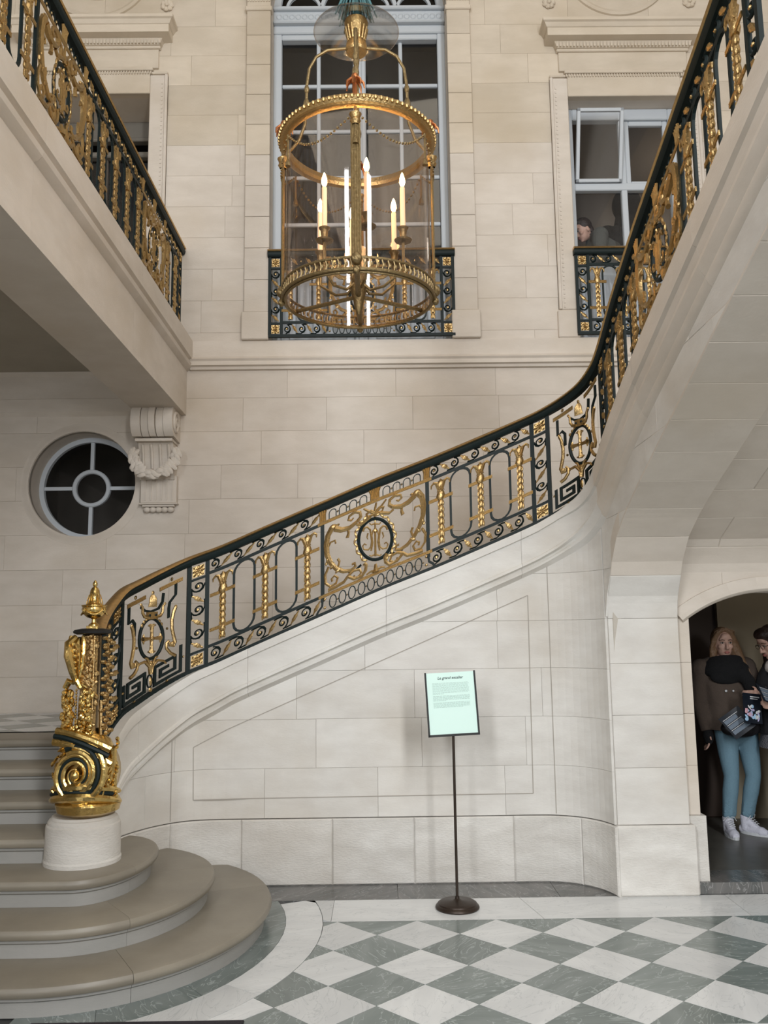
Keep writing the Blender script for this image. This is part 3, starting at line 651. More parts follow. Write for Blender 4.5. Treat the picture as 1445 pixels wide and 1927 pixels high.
m = MB(); m.box((1.9, 5.98, -.02), (4.6, 8.0-.06, .069)); mesh_struct(m.build('floor_passage', simple('worn_passage_stone', (.10, .095, .082), .35, bump=.2, bscale=8, var=.35), smooth=False), 'dark worn stone floor of the passage behind the doorway', 'floor')
ps = struct('wall_passage', 'dim passage walls behind the arched doorway', 'wall')
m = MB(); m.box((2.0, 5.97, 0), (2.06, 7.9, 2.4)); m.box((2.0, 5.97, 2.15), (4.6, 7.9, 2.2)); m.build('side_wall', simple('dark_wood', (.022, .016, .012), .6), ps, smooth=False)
m = MB(); m.box((2.95, 7.55, 0), (4.6, 7.65, 2.2)); m.build('end_wall', simple('ochre_plaster', (.42, .36, .26), .9, var=.15, bscale=3), ps, smooth=False)
m = MB(); m.box((2.3, 7.66, 0), (2.94, 7.72, 2.2)); m.bbox((2.5, 7.60, 0.07), (2.96, 7.67, 2.05), .01); m.build('brown_door', simple('brown_door_paint', (.05, .03, .02), .6), ps, smooth=False)
m = MB(); m.box((3.16, 5.97, 0), (3.9, 5.99, 2.2)); m.build('front_wall_back', MORTAR, ps, smooth=False)
# ------------------------------------------------------------------ the staircase
stc = thing('staircase', 'grand stone staircase with three rounded bottom steps curling round the pedestal', 'staircase')
def outline(a, b, t):     # t<0: straight part (x), t>=0 arc angle
    pass
def stepstone(a, b, T, tA, tB, xs=None, parent=None):
    PT = [(-.42, T), (.018, T), (.034, T-.007), (.043, T-.022), (.043, T-.036), (.034, T-.050), (.018, T-.056), (-.42, T-.056)]
    PR = [(-.35, T-.056), (.012, T-.056), (.014, T-.068), (.0, T-.078), (0, T-.14), (-.35, T-.14)]
    out = []
    for nm, P, mt in (('tread', PT, STEP), ('riser', PR, RISER)):
        sec = []
        if xs: 
            for i in range(7): x = xs[0]+.001+(xs[1]-xs[0]-.002)*i/6; sec.append([(x, CY-b-o, z) for o, z in P])
        if tB is not None:
            n = max(3, int((tB-tA)/.09)); rg = range(1 if xs else 0, n+1)
            for i in rg: t = tA+.001+(tB-tA-.002)*i/n; sec.append([(CX+max(.02, a+o)*math.cos(t), min(6.02, CY+max(.02, b+o)*math.sin(t)), z) for o, z in P])
        m = MB(); m.sweep(sec); out.append(m.build(nm, mt, parent, ang=35))
    return out
SA, SB = (.94, .61, .28), (1.09, .78, .47)
for k in range(3):
    st = bpy.data.objects.new('step', None); C.objects.link(st); st.parent = stc; T = .14*(k+1)
    stepstone(SA[k], SB[k], T, None, None, (-4.8, -3.1), st)
    cutA = (-1.05, -.95, -.5)[k]
    stepstone(SA[k], SB[k], T, -PI/2, cutA, (-3.1, CX), st); stepstone(SA[k], SB[k], T, cutA, .35, None, st); stepstone(SA[k], SB[k], T, .35, PI/2-.02, None, st)
    m = MB(); poly = [(-4.8, CY-SB[k]+.3), (CX, CY-SB[k]+.3)]+[(CX+max(.03, SA[k]-.3)*math.cos(t), min(6.0, CY+max(.03, SB[k]-.3)*math.sin(t))) for t in [-PI/2+PI*i/12 for i in range(13)]]+[(CX, 6.0), (-4.8, 6.0)]
    m.prism(poly, T-.14, T-.001); m.build('core', STEP, st, smooth=False)
for k, y in enumerate((4.99, 5.33, 5.66, 6.0)):
    st = bpy.data.objects.new('step', None); C.objects.link(st); st.parent = stc; T = .14*(k+4)
    for xs in ((-4.8, -2.9), (-2.9, -1.66)): stepstone(0, CY-y, T, None, None, xs, st)
    m = MB(); m.box((-4.8, y+.05, T-.30), (-1.7, 6.3, T-.003)); m.build('core', STEP, st, smooth=False)
land = struct('floor_landing', 'green and white marble tiled landing behind the newel post', 'floor')
for j in range(0, 9):
    for i in range(-22, -4):
        if (i+j) % 2: continue
        cx, cy = i*HA, 6.36+j*HA
        poly = [(cx-HA, cy), (cx, cy-HA), (cx+HA, cy), (cx, cy+HA)]
        for fn in (lambda p: p[1]-6.36, lambda p: 7.99-p[1], lambda p: p[0]+4.6, lambda p: -1.35-p[0]):
            poly = clip_half(poly, fn) if poly else poly
        if poly and len(poly) > 2: slab(poly, .95, .98, GREEN if j % 2 == 0 else WHITE, land)
m = MB(); m.box((-4.8, 6.36, .7), (-1.35, 8.0, .95)); m.box((-4.8, 6.2, .9), (-1.7, 6.36, .979)); m.build('bed', STEP, land, smooth=False)
for k in range(1, 9):      # upper flight behind the stringer
    st = bpy.data.objects.new('step', None); C.objects.link(st); st.parent = stc; x = -1.35+.335*(k-1); T = .98+.14*k
    m = MB(); m.bbox((x-.03, 6.20, T-.05), (x+.34, 7.99, T), .012); m.build('tread', STEP, st, smooth=False)
    m = MB(); m.box((x, 6.20, T-.45), (x+.33, 7.99, T-.05)); m.build('riser', RISER, st, smooth=False)
m = MB(); m.box((1.34, 6.2, 2.21), (4.6, 7.99, 2.25)); o = m.build('quarter_landing', STEP, stc, smooth=False)
for k in range(1, 11):
    st = bpy.data.objects.new('step', None); C.objects.link(st); st.parent = stc; y = 5.9-.36*(k-1); T = 2.35+.14*k
    m = MB(); m.bbox((1.68, y-.36, T-.05), (4.6, y+.03, T), .012); m.build('tread', STEP, st, smooth=False)
    m = MB(); m.box((1.68, y-.34, T-.14), (4.6, y, T-.05)); m.build('riser', RISER, st, smooth=False)
# stone pedestal of the newel
ped = tag(None or bpy.data.objects.new('pedestal', None), 'rough round white stone pedestal under the gilded newel scroll', 'pedestal'); C.objects.link(ped)
m = MB(); m.lathe([(0, 0), (.223, 0), (.224, .02), (.219, .03), (.216, .19), (.214, .205), (.206, .212), (.204, .224), (.196, .236), (.188, .24), (.18, .252), (0, .252)], (-1.668, 5.03, .42), 56, sx=.93, sy=.93); m.build('drum', ROUGH, ped, ang=22)
# ------------------------------------------------------------------ gallery at left
gal = struct('gallery', 'upper left limestone gallery with moulded edge beam and plain soffit', 'gallery')
PG = [(-2.26, 3.735), (-1.815, 3.735), (-1.815, 4.165), (-1.795, 4.175), (-1.77, 4.20), (-1.762, 4.23), (-1.785, 4.25), (-1.785, 4.262), (-1.757, 4.275), (-1.757, 4.455), (-1.765, 4.462), (-2.26, 4.462)]
for a, b in ((7.999, 6.2), (6.2, 4.3), (4.3, 2.2), (2.2, .2), (.2, -2.2), (-2.2, -4.0)):
    m = MB(); m.sweep([[(x, a-.0006, z) for x, z in PG], [(x, b+.0006, z) for x, z in PG]]); m.build('beam_stone', LIME, gal, ang=25)
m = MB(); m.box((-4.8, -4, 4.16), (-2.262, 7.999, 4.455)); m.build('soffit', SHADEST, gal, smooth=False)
con = thing('console_bracket', 'carved scroll console with leaf wreath under the gallery beam', 'bracket')
cx = -2.055; W = .19
def cb(m, P, x0, x1): m.sweep([[(x0, YB-a, z) for a, z in P], [(x1, YB-a, z) for a, z in P]])
SC = [(0, 3.735), (.30, 3.735), (.33, 3.70), (.345, 3.64), (.34, 3.57), (.31, 3.51), (.26, 3.475), (0, 3.46)]
for i, (a, b, o) in enumerate(((-W, -W+.085, 0), (-W+.09, -.035, -.012), (-.028, .028, .008), (.035, W-.09, -.012), (W-.085, W, 0))):
    m = MB(); cb(m, [(max(0, p+o) if p > 0 else 0, z) for p, z in SC], cx+a, cx+b); m.build('scroll', LIME, con, ang=30)
for s_ in (-1, 1):
    m = MB(); P = [(YB-.20+.12*(1-k/26)*math.cos(k*.5), 3.60+.12*(1-k/26)*math.sin(k*.5)) for k in range(24)]
    m.tube([(cx+s_*(W+.004), y, z) for y, z in P], .016, 6); m.build('volute', LIME, con)
m = MB(); cb(m, [(0, 3.46), (.24, 3.46), (.24, 3.435), (0, 3.435)], cx-W+.02, cx+W-.02); m.build('fillet', LIME, con, smooth=False)
m = MB(); cb(m, [(0, 3.435), (.17, 3.435), (.13, 3.35), (.10, 3.22), (.09, 3.10), (0, 3.10)], cx-W+.03, cx+W-.03)
for q in range(4): x = cx-.12+q*.08; m.tube([(x, YB-.172, 3.42), (x, YB-.14, 3.35), (x, YB-.105, 3.2)], .014, 6)
m.build('neck', LIME, con, ang=30)
m = MB(); r5 = random.Random(5)
for k in range(120):
    t = -.15+k/119*(PI+.3); rr = r5.uniform(.85, 1.12); x = cx-.200*rr*math.cos(t); z = 3.32-.20*rr*math.sin(t); y = YB-.16-.06*math.sin(max(0, min(PI, t)))-r5.uniform(0, .035)
    m.ell((x, y, z), (.045, .016, .024), 6, 4, Matrix.Rotation(math.atan2(math.cos(t), -math.sin(t))+r5.uniform(-.6, .6), 3, 'Y'))
m.build('leaf_wreath', LIME, con, kind='stuff')
m = MB(); m.bbox((cx-W+.035, YB-.07, 2.885), (cx+W-.01, YB, 3.14), .004); m.bbox((cx-W+.02, YB-.075, 2.87), (cx+W, YB, 2.885), .004)
for q in range(3): x = cx-.085+q*.1; m.box((x-.03, YB-.078, 2.91), (x-.018, YB-.07, 3.12)); m.box((x+.022, YB-.078, 2.91), (x+.034, YB-.07, 3.12))
m.build('fluted_block', LIME, con, smooth=False)
m = MB(); m.bbox((cx-.14, YB-.06, 2.85), (cx+.16, YB, 2.87), .004)
for q in range(5): m.ell((cx-.10+q*.055, YB-.03, 2.825), (.036, .03, .028), 8, 5)
m.build('pendant', LIME, con)
# ------------------------------------------------------------------ wrought iron and gilded railings
def strip(m, u0, u1, P, du=.04):
    n = max(1, int((u1-u0)/du)); m.sweep([[(u0+(u1-u0)*i/n, w_, v) for w_, v in P] for i in range(n+1)])
def rect(wd, v0, v1): return [(-wd, v0), (wd, v0), (wd, v1), (-wd, v1)]
T_ = .80
class Rail:
    def __init__(s, root, mp): s.r = root; s.mp = mp
    def B(s, m, name, mat, **k):
        mp = s.mp; c = k.pop('up', s.upc)
        if c is not None:      # ornaments that stay plumb: they only shift with the slope
            z0 = mp(c, 0, 0)[2]; mp0 = s.mp; mp = lambda u, w_, v: (*mp0(u, w_, v)[:2], mp0(u, w_, v)[2]-(mp0(u, 0, 0)[2]-z0)*.85)
        return m.build(name, mat, k.pop('parent', s.r), mp, **k)
    upc = None
    def rails(s, u0, u1, base=True):
        m = MB(); strip(m, u0-.01, u1+.01, [(-.033, .765), (-.022, .752), (.022, .752), (.033, .765), (.038, .785), (.030, .80), (-.030, .80), (-.038, .785)]); s.B(m, 'handrail', IRON)
        m = MB(); strip(m, u0-.01, u1+.01, [(-.036, .801), (-.044, .808), (-.030, .822), (0, .828), (.030, .822), (.044, .808), (.036, .801)]); s.B(m, 'brass_cap', BRASS)
        m = MB(); strip(m, u0, u1, rect(.016, 0, .026)); s.B(m, 'bottom_rail', IRON, smooth=False)
    def bar_h(s, u0, u1, v, h=.022, mat=None, name='cross_rail', wd=.008):
        m = MB(); strip(m, u0, u1, rect(wd, v-h/2, v+h/2)); return s.B(m, name, mat or IRON, smooth=False)
    def gold_bar(s, u0, u1, v, h=.022, name='gilded_bar', parent=None):
        m = MB(); n = max(2, int((u1-u0)/.04))
        for dv in (-h*.33, 0, h*.33): m.tube([(u0+(u1-u0)*i/n, .010, v+dv) for i in range(n+1)], h*.22, 6)
        return s.B(m, name, GOLD, parent=parent or s.r)
    def post(s, u, v0=.02, v1=.755, t=.014):
        m = MB(); m.box((u-t, -.010, v0), (u+t, .010, v1)); return s.B(m, 'post', IRON, smooth=False)
    def rosette(s, u, v, r=.036):
        m = MB(); m.box((u-r*.95, -.002, v-r*.95), (u+r*.95, .006, v+r*.95))
        for k in range(8):
            a = 2*PI*k/8; q = r*(.80 if k % 2 else .66); m.ell((u+q*math.cos(a), .010, v+q*math.sin(a)), (r*.40, .009, r*.22), 6, 4, Matrix.Rotation(-a, 3, 'Y'))
        for k in range(6): a = 2*PI*k/6; m.ell((u+r*.3*math.cos(a), .015, v+r*.3*math.sin(a)), (r*.18, .007, r*.12), 5, 3, Matrix.Rotation(-a, 3, 'Y'))
        m.ell((u, .019, v), (r*.17, .009, r*.17), 6, 4); s.B(m, 'rosette', GOLD)
    def frieze(s, a0, a1, b0, b1, vert=False, flip=False, pitch=.148):
        L = a1-a0; n = max(1, round(L/pitch)); p = L/n; h = b1-b0; r = min(h*.42, p*.26)
        def X(a, b): 
            if flip: b = h-b
            return (a0+a, b0+b) if not vert else (b0+b, a1-a)
        P3 = lambda a, b, w_=0: (X(a, b)[0], w_, X(a, b)[1])
        for k in range(n):
            o = k*p; cx, cb_ = o+r*1.15, h*.5; m = MB(); pts = []
            for i in range(20):      # scroll unwinding to the bottom, then along to the husk
                t = i/19; an = 2.6*PI*(1-t)-PI*.5; rr = r*(.22+.78*t); pts.append(P3(cx+rr*math.cos(an), cb_+rr*math.sin(an)*1.05))
            pts.append(P3(cx+r*.8, h*.06)); pts.append(P3(cx+r*1.5, h*.10))
            m.tube(pts, .0056, 5, sq=(1.6, 1))
            pts = [P3(cx-r*.3, h*.97), P3(cx-r*.05, h*.5+r*1.05), P3(cx+r*.6, h*.5+r*.78), P3(cx+r*.92, cb_+r*.3), P3(cx+r*.85, cb_-r*.35)]
            if k > 0: pts = [P3(o-p*.10, h*.95)]+pts
            m.tube(pts, .0054, 5, sq=(1.6, 1)); sc = s.B(m, 'scroll', IRON)
            m = MB(); c = P3(cx, cb_, .006); m.ell(c, (r*.30, .010, r*.30), 6, 4); s.B(m, 'bud', GOLD, parent=sc)
            if k < n-1 or True:
                q0, q1 = (cx+r*1.35, h*.08), (min(o+p*1.02, L-.004), h*.90); m = MB(); pts = []; rad = []
                for i in range(13):
                    t = i/12; pts.append(P3(q0[0]+(q1[0]-q0[0])*t, q0[1]+(q1[1]-q0[1])*t, .006)); b_ = .0050+.0080*math.exp(-((t-.38)/.09)**2)+.0080*math.exp(-((t-.6)/.09)**2)+.0045*math.sin(PI*t); rad.append(b_ if 0 < i < 12 else .003)
                m.tube(pts, rad, 6, sq=(.8, 1)); s.B(m, 'gilded_husk', GOLD)
    def loop(s, u, hw, v0, v1, t=.0105):
        pts = []
        for i in range(9): a = PI*i/8; pts.append((u+hw*math.cos(a), 0, v1-hw+hw*math.sin(a)))
        for i in range(9): a = PI+PI*i/8; pts.append((u+hw*math.cos(a), 0, v0+hw+hw*math.sin(a)))
        m = MB(); m.tube(pts, t, 4, closed=True, sq=(1.1, 1)); s.B(m, 'loop', IRON, smooth=False)
    def baluster(s, u, v0=.165, v1=.645):
        m = MB(); h = v1-v0; nb = 7; ht = h*.66; prof = []
        for k in range(nb):
            z = ht*k/nb; d = ht/nb; prof += [(.0075, z), (.0115, z+d*.05), (.0165 if k != 0 else .013, z+d*.30), (.0135, z+d*.85), (.0095, z+d*.999)]
        prof += [(.017, ht), (.024, ht+.02), (.020, ht+.045), (.013, ht+.07), (.017, ht+.09), (.024, ht+.12), (.012, ht+.14), (.0, ht+.15)]
        m.lathe(prof, (u, .004, v0), 8, sx=1.38, sy=1.0)
        for k in range(nb):      # overlapping leaf tips
            z = v0+ht*(k+.25)/nb
            for dx in (-.012, .012): m.ell((u+dx*1.4, .012, z), (.008, .007, .021), 5, 4)
        bl_ = s.B(m, 'baluster', GOLD, ang=50)
        m = MB(); zt = v0+ht+.075
        for sx in (-1, 1):
            m.tube([(u+sx*.004, .008, zt-.02), (u+sx*.016, .010, zt+.02), (u+sx*.028, .012, zt+.052), (u+sx*.048, .012, zt+.062), (u+sx*.066, .012, zt+.046), (u+sx*.066, .012, zt+.024)], [.013, .015, .014, .011, .008, .004], 6)
            m.tube([(u, .014, zt-.02), (u+sx*.020, .014, zt+.0), (u+sx*.026, .012, zt-.015)], [.008, .006, .003], 5)
        m.tube([(u, .012, zt), (u, .014, zt+.075)], [.013, .007], 6); s.B(m, 'plume', GOLD, parent=bl_)
        for v in (v0+ht*.26, v0+ht+.010): s.gold_bar(u-.086, u+.086, v, .024, 'reeded_bar', bl_)
    def bal_panel(s, u0, u1, n):
        s.bar_h(u0, u1, .139); s.bar_h(u0, u1, .659); L = u1-u0; sp_ = min(.295, L/(n-.42)); of = (L-sp_*(n-1))/2
        for k in range(n):
            s.baluster(u0+of+sp_*k)
            if k: s.loop(u0+of+sp_*(k-.5), .072, .150, .648)
        s.frieze(u0, u1, .672, .750, flip=(u0 > 0)); s.frieze(u0, u1, .030, .126, flip=(u0 > 0))
    def post_pair(s, u0, u1, flip=False):
        t = .011; s.post(u0+t); s.post(u1-t); c = (u0+u1)/2; r = (u1-u0)/2-.026
        s.rosette(c, .70, min(.04, r+.004)); s.rosette(c, .075, min(.04, r+.004)); s.bar_h(u0, u1, .645, .018); s.bar_h(u0, u1, .130, .018)
        s.frieze(.142, .636, u0+.022, u1-.022, vert=True, flip=flip, pitch=.165)
    def leafy(s, m, pts, r0, r1, w_=.012, n=6):
        k = len(pts)-1; r0 *= 1.22; r1 *= 1.22; m.tube([(x, w_, z) for x, z in pts], [r0+(r1-r0)*i/k for i in range(k+1)], n)
    def spiral(s, cx, cz, r0, r1, a0, a1, n=14): return [(cx+(r0+(r1-r0)*i/n)*math.cos(a0+(a1-a0)*i/n), cz+(r0+(r1-r0)*i/n)*math.sin(a0+(a1-a0)*i/n)) for i in range(n+1)]
    def oval(s, u, v, a, b, t, name='oval_ring'):
        m = MB(); m.tube([(u+a*math.cos(k*2*PI/36), .002, v+b*math.sin(k*2*PI/36)) for k in range(36)], t, 6, closed=True, sq=(.9, 1)); return s.B(m, name, IRON)
    def centre(s, u0, u1):
        uc = (u0+u1)/2; sc = (u1-u0)/.76; s.post(u0+.012, .10, .655, .013); s.post(u1-.012, .10, .655, .013)
        for ux, sg in ((u0+.012, -1), (u1-.012, 1)):
            m = MB(); m.tube([(ux, 0, .11), (ux+sg*.004, 0, .07), (ux+sg*.03, 0, .045), (ux+sg*.045, 0, .02)], .011, 4); s.B(m, 'post_foot', IRON, smooth=False)
        s.gold_bar(u0-.02, u1+.02, .662, .024); s.gold_bar(u0-.015, u1+.015, .137, .022)
        for c, hw, nf in ((uc, .038, 7), (u0+.015, .024, 4), (u1-.015, .024, 4)):
            m = MB()
            for k in range(nf): x = (k-(nf-1)/2)/(nf-1)*2; m.tube([(c+x*hw*.72, .008, .676), (c+x*hw*.72, .010, .72), (c+x*hw, .012, .752)], [.0068, .0065, .0085], 5)
            s.B(m, 'gilded_capital', GOLD)
        for lo, hi in ((u0+.048, uc-.046), (uc+.046, u1-.048)):
            n = max(2, round((hi-lo)/.072)); p = (hi-lo)/n
            for k in range(n):
                c = lo+p*(k+.5); hw = p*.34; m = MB(); m.tube([(c-hw, 0, .675)]+[(c+hw*math.cos(PI-PI*i/8), 0, .712+hw*math.sin(PI-PI*i/8)) for i in range(9)]+[(c+hw, 0, .675)], .0048, 4); s.B(m, 'small_arch', IRON, smooth=False)
                if k: m = MB(); m.ell((lo+p*k, .004, .705), (.008, .008, .008), 6, 4); s.B(m, 'bead', AGED)
        n = max(4, round((u1-u0-.10)/.064)); p = (u1-u0-.10)/n
        for k in range(n):
            c = u0+.05+p*(k+.5); m = MB(); m.tube([(c+p*.36*math.cos(i*PI/8), 0, .076+.044*math.sin(i*PI/8)) for i in range(16)], .0055, 4, closed=True); s.B(m, 'small_ring', IRON, smooth=False)
            m = MB(); m.ell((c+p/2, .003, .076), (.0065, .008, .0065), 6, 4); s.B(m, 'bead', AGED)
        for ux in (u0+.028, u1-.028):
            for v in (.112, .052): m = MB(); m.ell((ux, .012, v), (.010, .010, .010), 8, 5); s.B(m, 'gilded_stud', GOLD)
        s.upc = uc; ring_ = s.oval(uc, .385, .118*min(1, sc*1.08), .148, .0135)
        Q = lambda P, sg: [(uc+sg*x*sc, z) for x, z in P]
        # monogram
        m = MB(); s.leafy(m, [(uc, .26), (uc, .34), (uc, .43), (uc, .50)], .008, .006)
        for sg in (-1, 1):
            s.leafy(m, Q([(.085, .445), (.075, .47), (.055, .475), (.035, .455), (.03, .42), (.025, .37), (.03, .33), (.05, .31), (.08, .315), (.088, .34), (.075, .355), (.062, .345)], sg), .007, .005)
            s.leafy(m, Q([(.03, .30), (.018, .36), (.024, .41), (.014, .45)], sg), .006, .005); s.leafy(m, Q([(.0, .275), (.03, .262), (.042, .272)], sg), .006, .004); s.leafy(m, Q([(.0, .495), (.028, .49), (.04, .503)], sg), .006, .004)
            s.leafy(m, Q([(.05, .43), (.058, .40), (.05, .385)], sg), .006, .003)
        m.ell((uc, .012, .445), (.014, .010, .022), 6, 4); m.ell((uc, .012, .512), (.007, .008, .012), 6, 4); s.B(m, 'monogram', GOLD, parent=ring_)
        # laurel wreath round the ring
        m = MB()
        for sg in (-1, 1):
            for k in range(13):
                a = PI/2-sg*(.15+k*.2); x, z = uc+.140*math.cos(a)*min(1, sc*1.05), .385+.178*math.sin(a)
                m.ell((x, .012, z), (.024, .008, .010), 6, 4, Matrix.Rotation(-(a-sg*PI/2)+(.5 if k % 2 else -.5), 3, 'Y'))
        s.B(m, 'laurel_wreath', GOLD); s.upc = None
        for sg in (-1, 1):
            m = MB()      # horn with animal head, swelling arm, upper scroll
            s.leafy(m, Q([(.125, .565), (.18, .545), (.235, .555), (.28, .585)], sg), .013, .019); m.ell((uc+sg*.295*sc, .014, .60), (.030, .018, .024), 8, 5); m.ell((uc+sg*.262*sc, .014, .603), (.016, .012, .010), 6, 4)
            s.leafy(m, Q([(.125, .565), (.10, .59), (.105, .625), (.14, .642), (.18, .63), (.187, .605), (.165, .592), (.15, .605)], sg), .013, .006); s.leafy(m, Q([(.19, .55), (.185, .51), (.195, .48)], sg), .007, .012)
            s.B(m, 'horn', GOLD)
            m = MB(); s.leafy(m, Q([(.30, .60), (.33, .555), (.34, .49), (.335, .42), (.31, .35), (.27, .29), (.22, .25), (.17, .235), (.14, .25), (.145, .275), (.165, .275)], sg), .020, .008)
            s.leafy(m, Q([(.325, .40), (.335, .46), (.31, .50), (.28, .50), (.275, .475)], sg), .008, .006)
            for x, z, an in ((.335, .53, 1.2), (.342, .46, 1.5), (.33, .385, 1.9), (.30, .325, 2.2), (.26, .275, 2.6)): m.ell((uc+sg*x*sc, .020, z), (.026, .009, .012), 6, 4, Matrix.Rotation(-sg*an, 3, 'Y'))
            s.leafy(m, Q([(.26, .30), (.25, .335), (.262, .36)], sg), .007, .009); s.B(m, 'acanthus_scroll', GOLD)
            m = MB(); s.leafy(m, Q([(.325, .33), (.35, .28), (.345, .22), (.315, .185), (.275, .19), (.262, .225), (.285, .25), (.305, .235), (.30, .215)], sg), .009, .007)
            s.leafy(m, Q([(.33, .165), (.28, .165), (.22, .175), (.19, .205), (.15, .225), (.11, .215), (.10, .185), (.125, .165), (.15, .175), (.148, .19)], sg), .012, .006); s.leafy(m, Q([(.19, .20), (.15, .165), (.095, .16), (.07, .19), (.065, .225), (.08, .245)], sg), .010, .012)
            m.ell((uc+sg*.34*sc, .012, .36), (.012, .01, .014), 6, 4); s.B(m, 'lower_scroll', GOLD)
            m = MB(); s.leafy(m, Q([(.10, .245), (.14, .222), (.19, .235)], sg), .008, .010, w_=0); s.B(m, 'iron_tie', IRON)
        m = MB(); s.leafy(m, [(uc, .15), (uc, .165), (uc, .205)], .022, .008)
        for sg in (-1, 1): s.leafy(m, Q([(0, .155), (.035, .165), (.065, .155)], sg), .010, .005)
        s.B(m, 'palmette', GOLD)
        m = MB()
        for sg in (-1, 1): s.leafy(m, Q([(.0, .575), (.03, .60), (.06, .59), (.05, .565), (.0, .565)], sg), .010, .008); s.leafy(m, Q([(0, .565), (.05, .61), (.08, .64)], sg), .009, .006); s.leafy(m, Q([(.03, .56), (.10, .53), (.13, .545)], sg), .012, .008)
        s.leafy(m, [(uc, .545), (uc, .60), (uc+.01, .645)], .010, .007); s.B(m, 'ribbon_bow', GOLD)
    def oval_panel(s, u0, u1):
        uc = (u0+u1)/2; sc = (u1-u0)/.44; Q = lambda P, sg: [(uc+sg*x*sc, z) for x, z in P]
        s.upc = uc; ring_ = s.oval(uc, .385, .088*sc**.6, .135, .012)
        m = MB()
        for k in range(4):
            a = k*PI/2; c, sn = math.cos(a), math.sin(a); L = .098 if k % 2 else .070*sc**.6
            m.tube([(uc, .012, .385), (uc+c*L*.45, .012, .385+sn*L*.45), (uc+c*L, .012, .385+sn*L)], [.013, .011, .017], 6)
            m.ell((uc+c*L*.55, .014, .385+sn*L*.55), (.014, .008, .014), 6, 4)
            for sg in (-1, 1): m.tube([(uc+c*L*.7, .012, .385+sn*L*.7), (uc+c*L*.95-sn*sg*.018, .012, .385+sn*L*.95+c*sg*.018), (uc+c*L*.88-sn*sg*.032, .012, .385+sn*L*.88+c*sg*.032)], [.011, .009, .005], 5)
        m.ell((uc, .018, .385), (.016, .012, .016), 8, 5); s.B(m, 'floral_cross', GOLD, parent=ring_)
        m = MB()
        for k in range(9): a = PI/2+(k-4)*.22; m.ell((uc+.108*math.cos(a), .006, .385+.142*math.sin(a)), (.012, .008, .014), 6, 4)
        m.box((uc-.035*sc, .0, .515), (uc+.035*sc, .018, .565))
        for sg in (-1, 1): s.leafy(m, Q([(.02, .53), (.055, .535), (.07, .56), (.072, .60), (.085, .615)], sg), .011, .006); m.ell((uc+sg*.084*sc, .012, .617), (.010, .008, .010), 6, 4)
        s.B(m, 'mask_mount', GOLD)
        m = MB()
        for sg in (-1, 1): m.ell((uc+sg*.022*sc, .020, .542), (.010, .006, .010), 8, 4)
        s.B(m, 'roundel', IRON)
        m = MB()
        for k in range(7): x = (k-3)*.0085; m.tube([(uc+x*.35, .012, .680), (uc+x*.9, .018, .655), (uc+x*1.0, .018, .63), (uc+x*1.35, .012, .598)], [.006, .009, .008, .004], 5)
        m.ell((uc, .014, .695), (.012, .010, .014), 6, 4); s.B(m, 'tassel', GOLD)
        m = MB(); m.tube([(uc-.075*sc, 0, .60), (uc-.045*sc, 0, .575), (uc, 0, .567), (uc+.05*sc, 0, .585), (uc+.075*sc, 0, .63), (uc+.08*sc, 0, .69)], .010, 4); s.B(m, 'iron_yoke', IRON, smooth=False)
        m = MB()
        for sg in (-1, 1): s.leafy(m, Q([(0, .15), (.01, .20), (.045, .235), (.085, .225), (.10, .205)], sg), .013, .005); s.leafy(m, Q([(0, .20), (.03, .255), (.045, .26)], sg), .010, .005)
        m.ell((uc, .014, .20), (.022, .012, .04), 8, 5); m.ell((uc, .014, .165), (.016, .012, .018), 6, 4); m.ell((uc, .012, .045), (.016, .010, .016), 6, 4); m.ell((uc, .012, .10), (.013, .008, .030), 6, 4); s.B(m, 'acanthus_plume', GOLD)
        m = MB(); m.tube([(uc+.021*math.cos(i*PI/8), 0, .10+.042*math.sin(i*PI/8)) for i in range(16)], .006, 4, closed=True); s.B(m, 'small_ring', IRON, smooth=False)
        for sg in (-1, 1):
            s.upc = None
            s.gold_bar(min(uc+sg*.05*sc, uc+sg*.19*sc), max(uc+sg*.05*sc, uc+sg*.19*sc), .690, .026)
            m = MB(); m.ell((uc+sg*.125*sc, .010, .722), (.011, .010, .014), 6, 4); s.B(m, 'bead', AGED)
            m = MB(); m.tube([(x, 0, z) for x, z in Q([(.155, .675), (.155, .60), (.120, .565), (.115, .53), (.115, .46)] if sg > 0 else [(.165, .675), (.165, .565), (.135, .575), (.118, .545), (.118, .46)], sg)], .0115, 4, sq=(.8, 1)); s.B(m, 'iron_bracket', IRON, smooth=False)
            s.upc = uc+sg*.12*sc
            m = MB(); s.leafy(m, Q([(.152, .53), (.140, .50), (.130, .44), (.132, .38), (.142, .33), (.152, .29), (.142, .262), (.122, .268), (.12, .29)], sg), .010, .010); m.ell((uc+sg*.152*sc, .012, .535), (.012, .01, .012), 6, 4); m.ell((uc+sg*.137*sc, .016, .278), (.020, .010, .018), 8, 4)
            s.leafy(m, Q([(.115, .30), (.098, .285), (.10, .25), (.125, .215), (.155, .195)], sg), .008, .010); s.B(m, 'c_scroll', GOLD)
            for v in (.385, .27): m = MB(); m.ell((uc+sg*.104*sc, .006, v), (.010, .010, .010), 6, 4); s.B(m, 'bead', AGED)
            s.upc = None
            K = [(.035, .165), (.035, .062), (.190, .062), (.190, .24 if sg > 0 else .17), (.190, .165), (.060, .165)]
            m = MB(); t = .0095
            def seg_(a, b):
                (x0, z0), (x1, z1) = a, b; x0, x1 = sorted((uc+sg*x0*sc, uc+sg*x1*sc)); z0, z1 = sorted((z0, z1)); 
                n = max(1, int((x1-x0)/.04)); strip(m, x0-t, x1+t, rect(.007, z0-t, z1+t), .04)
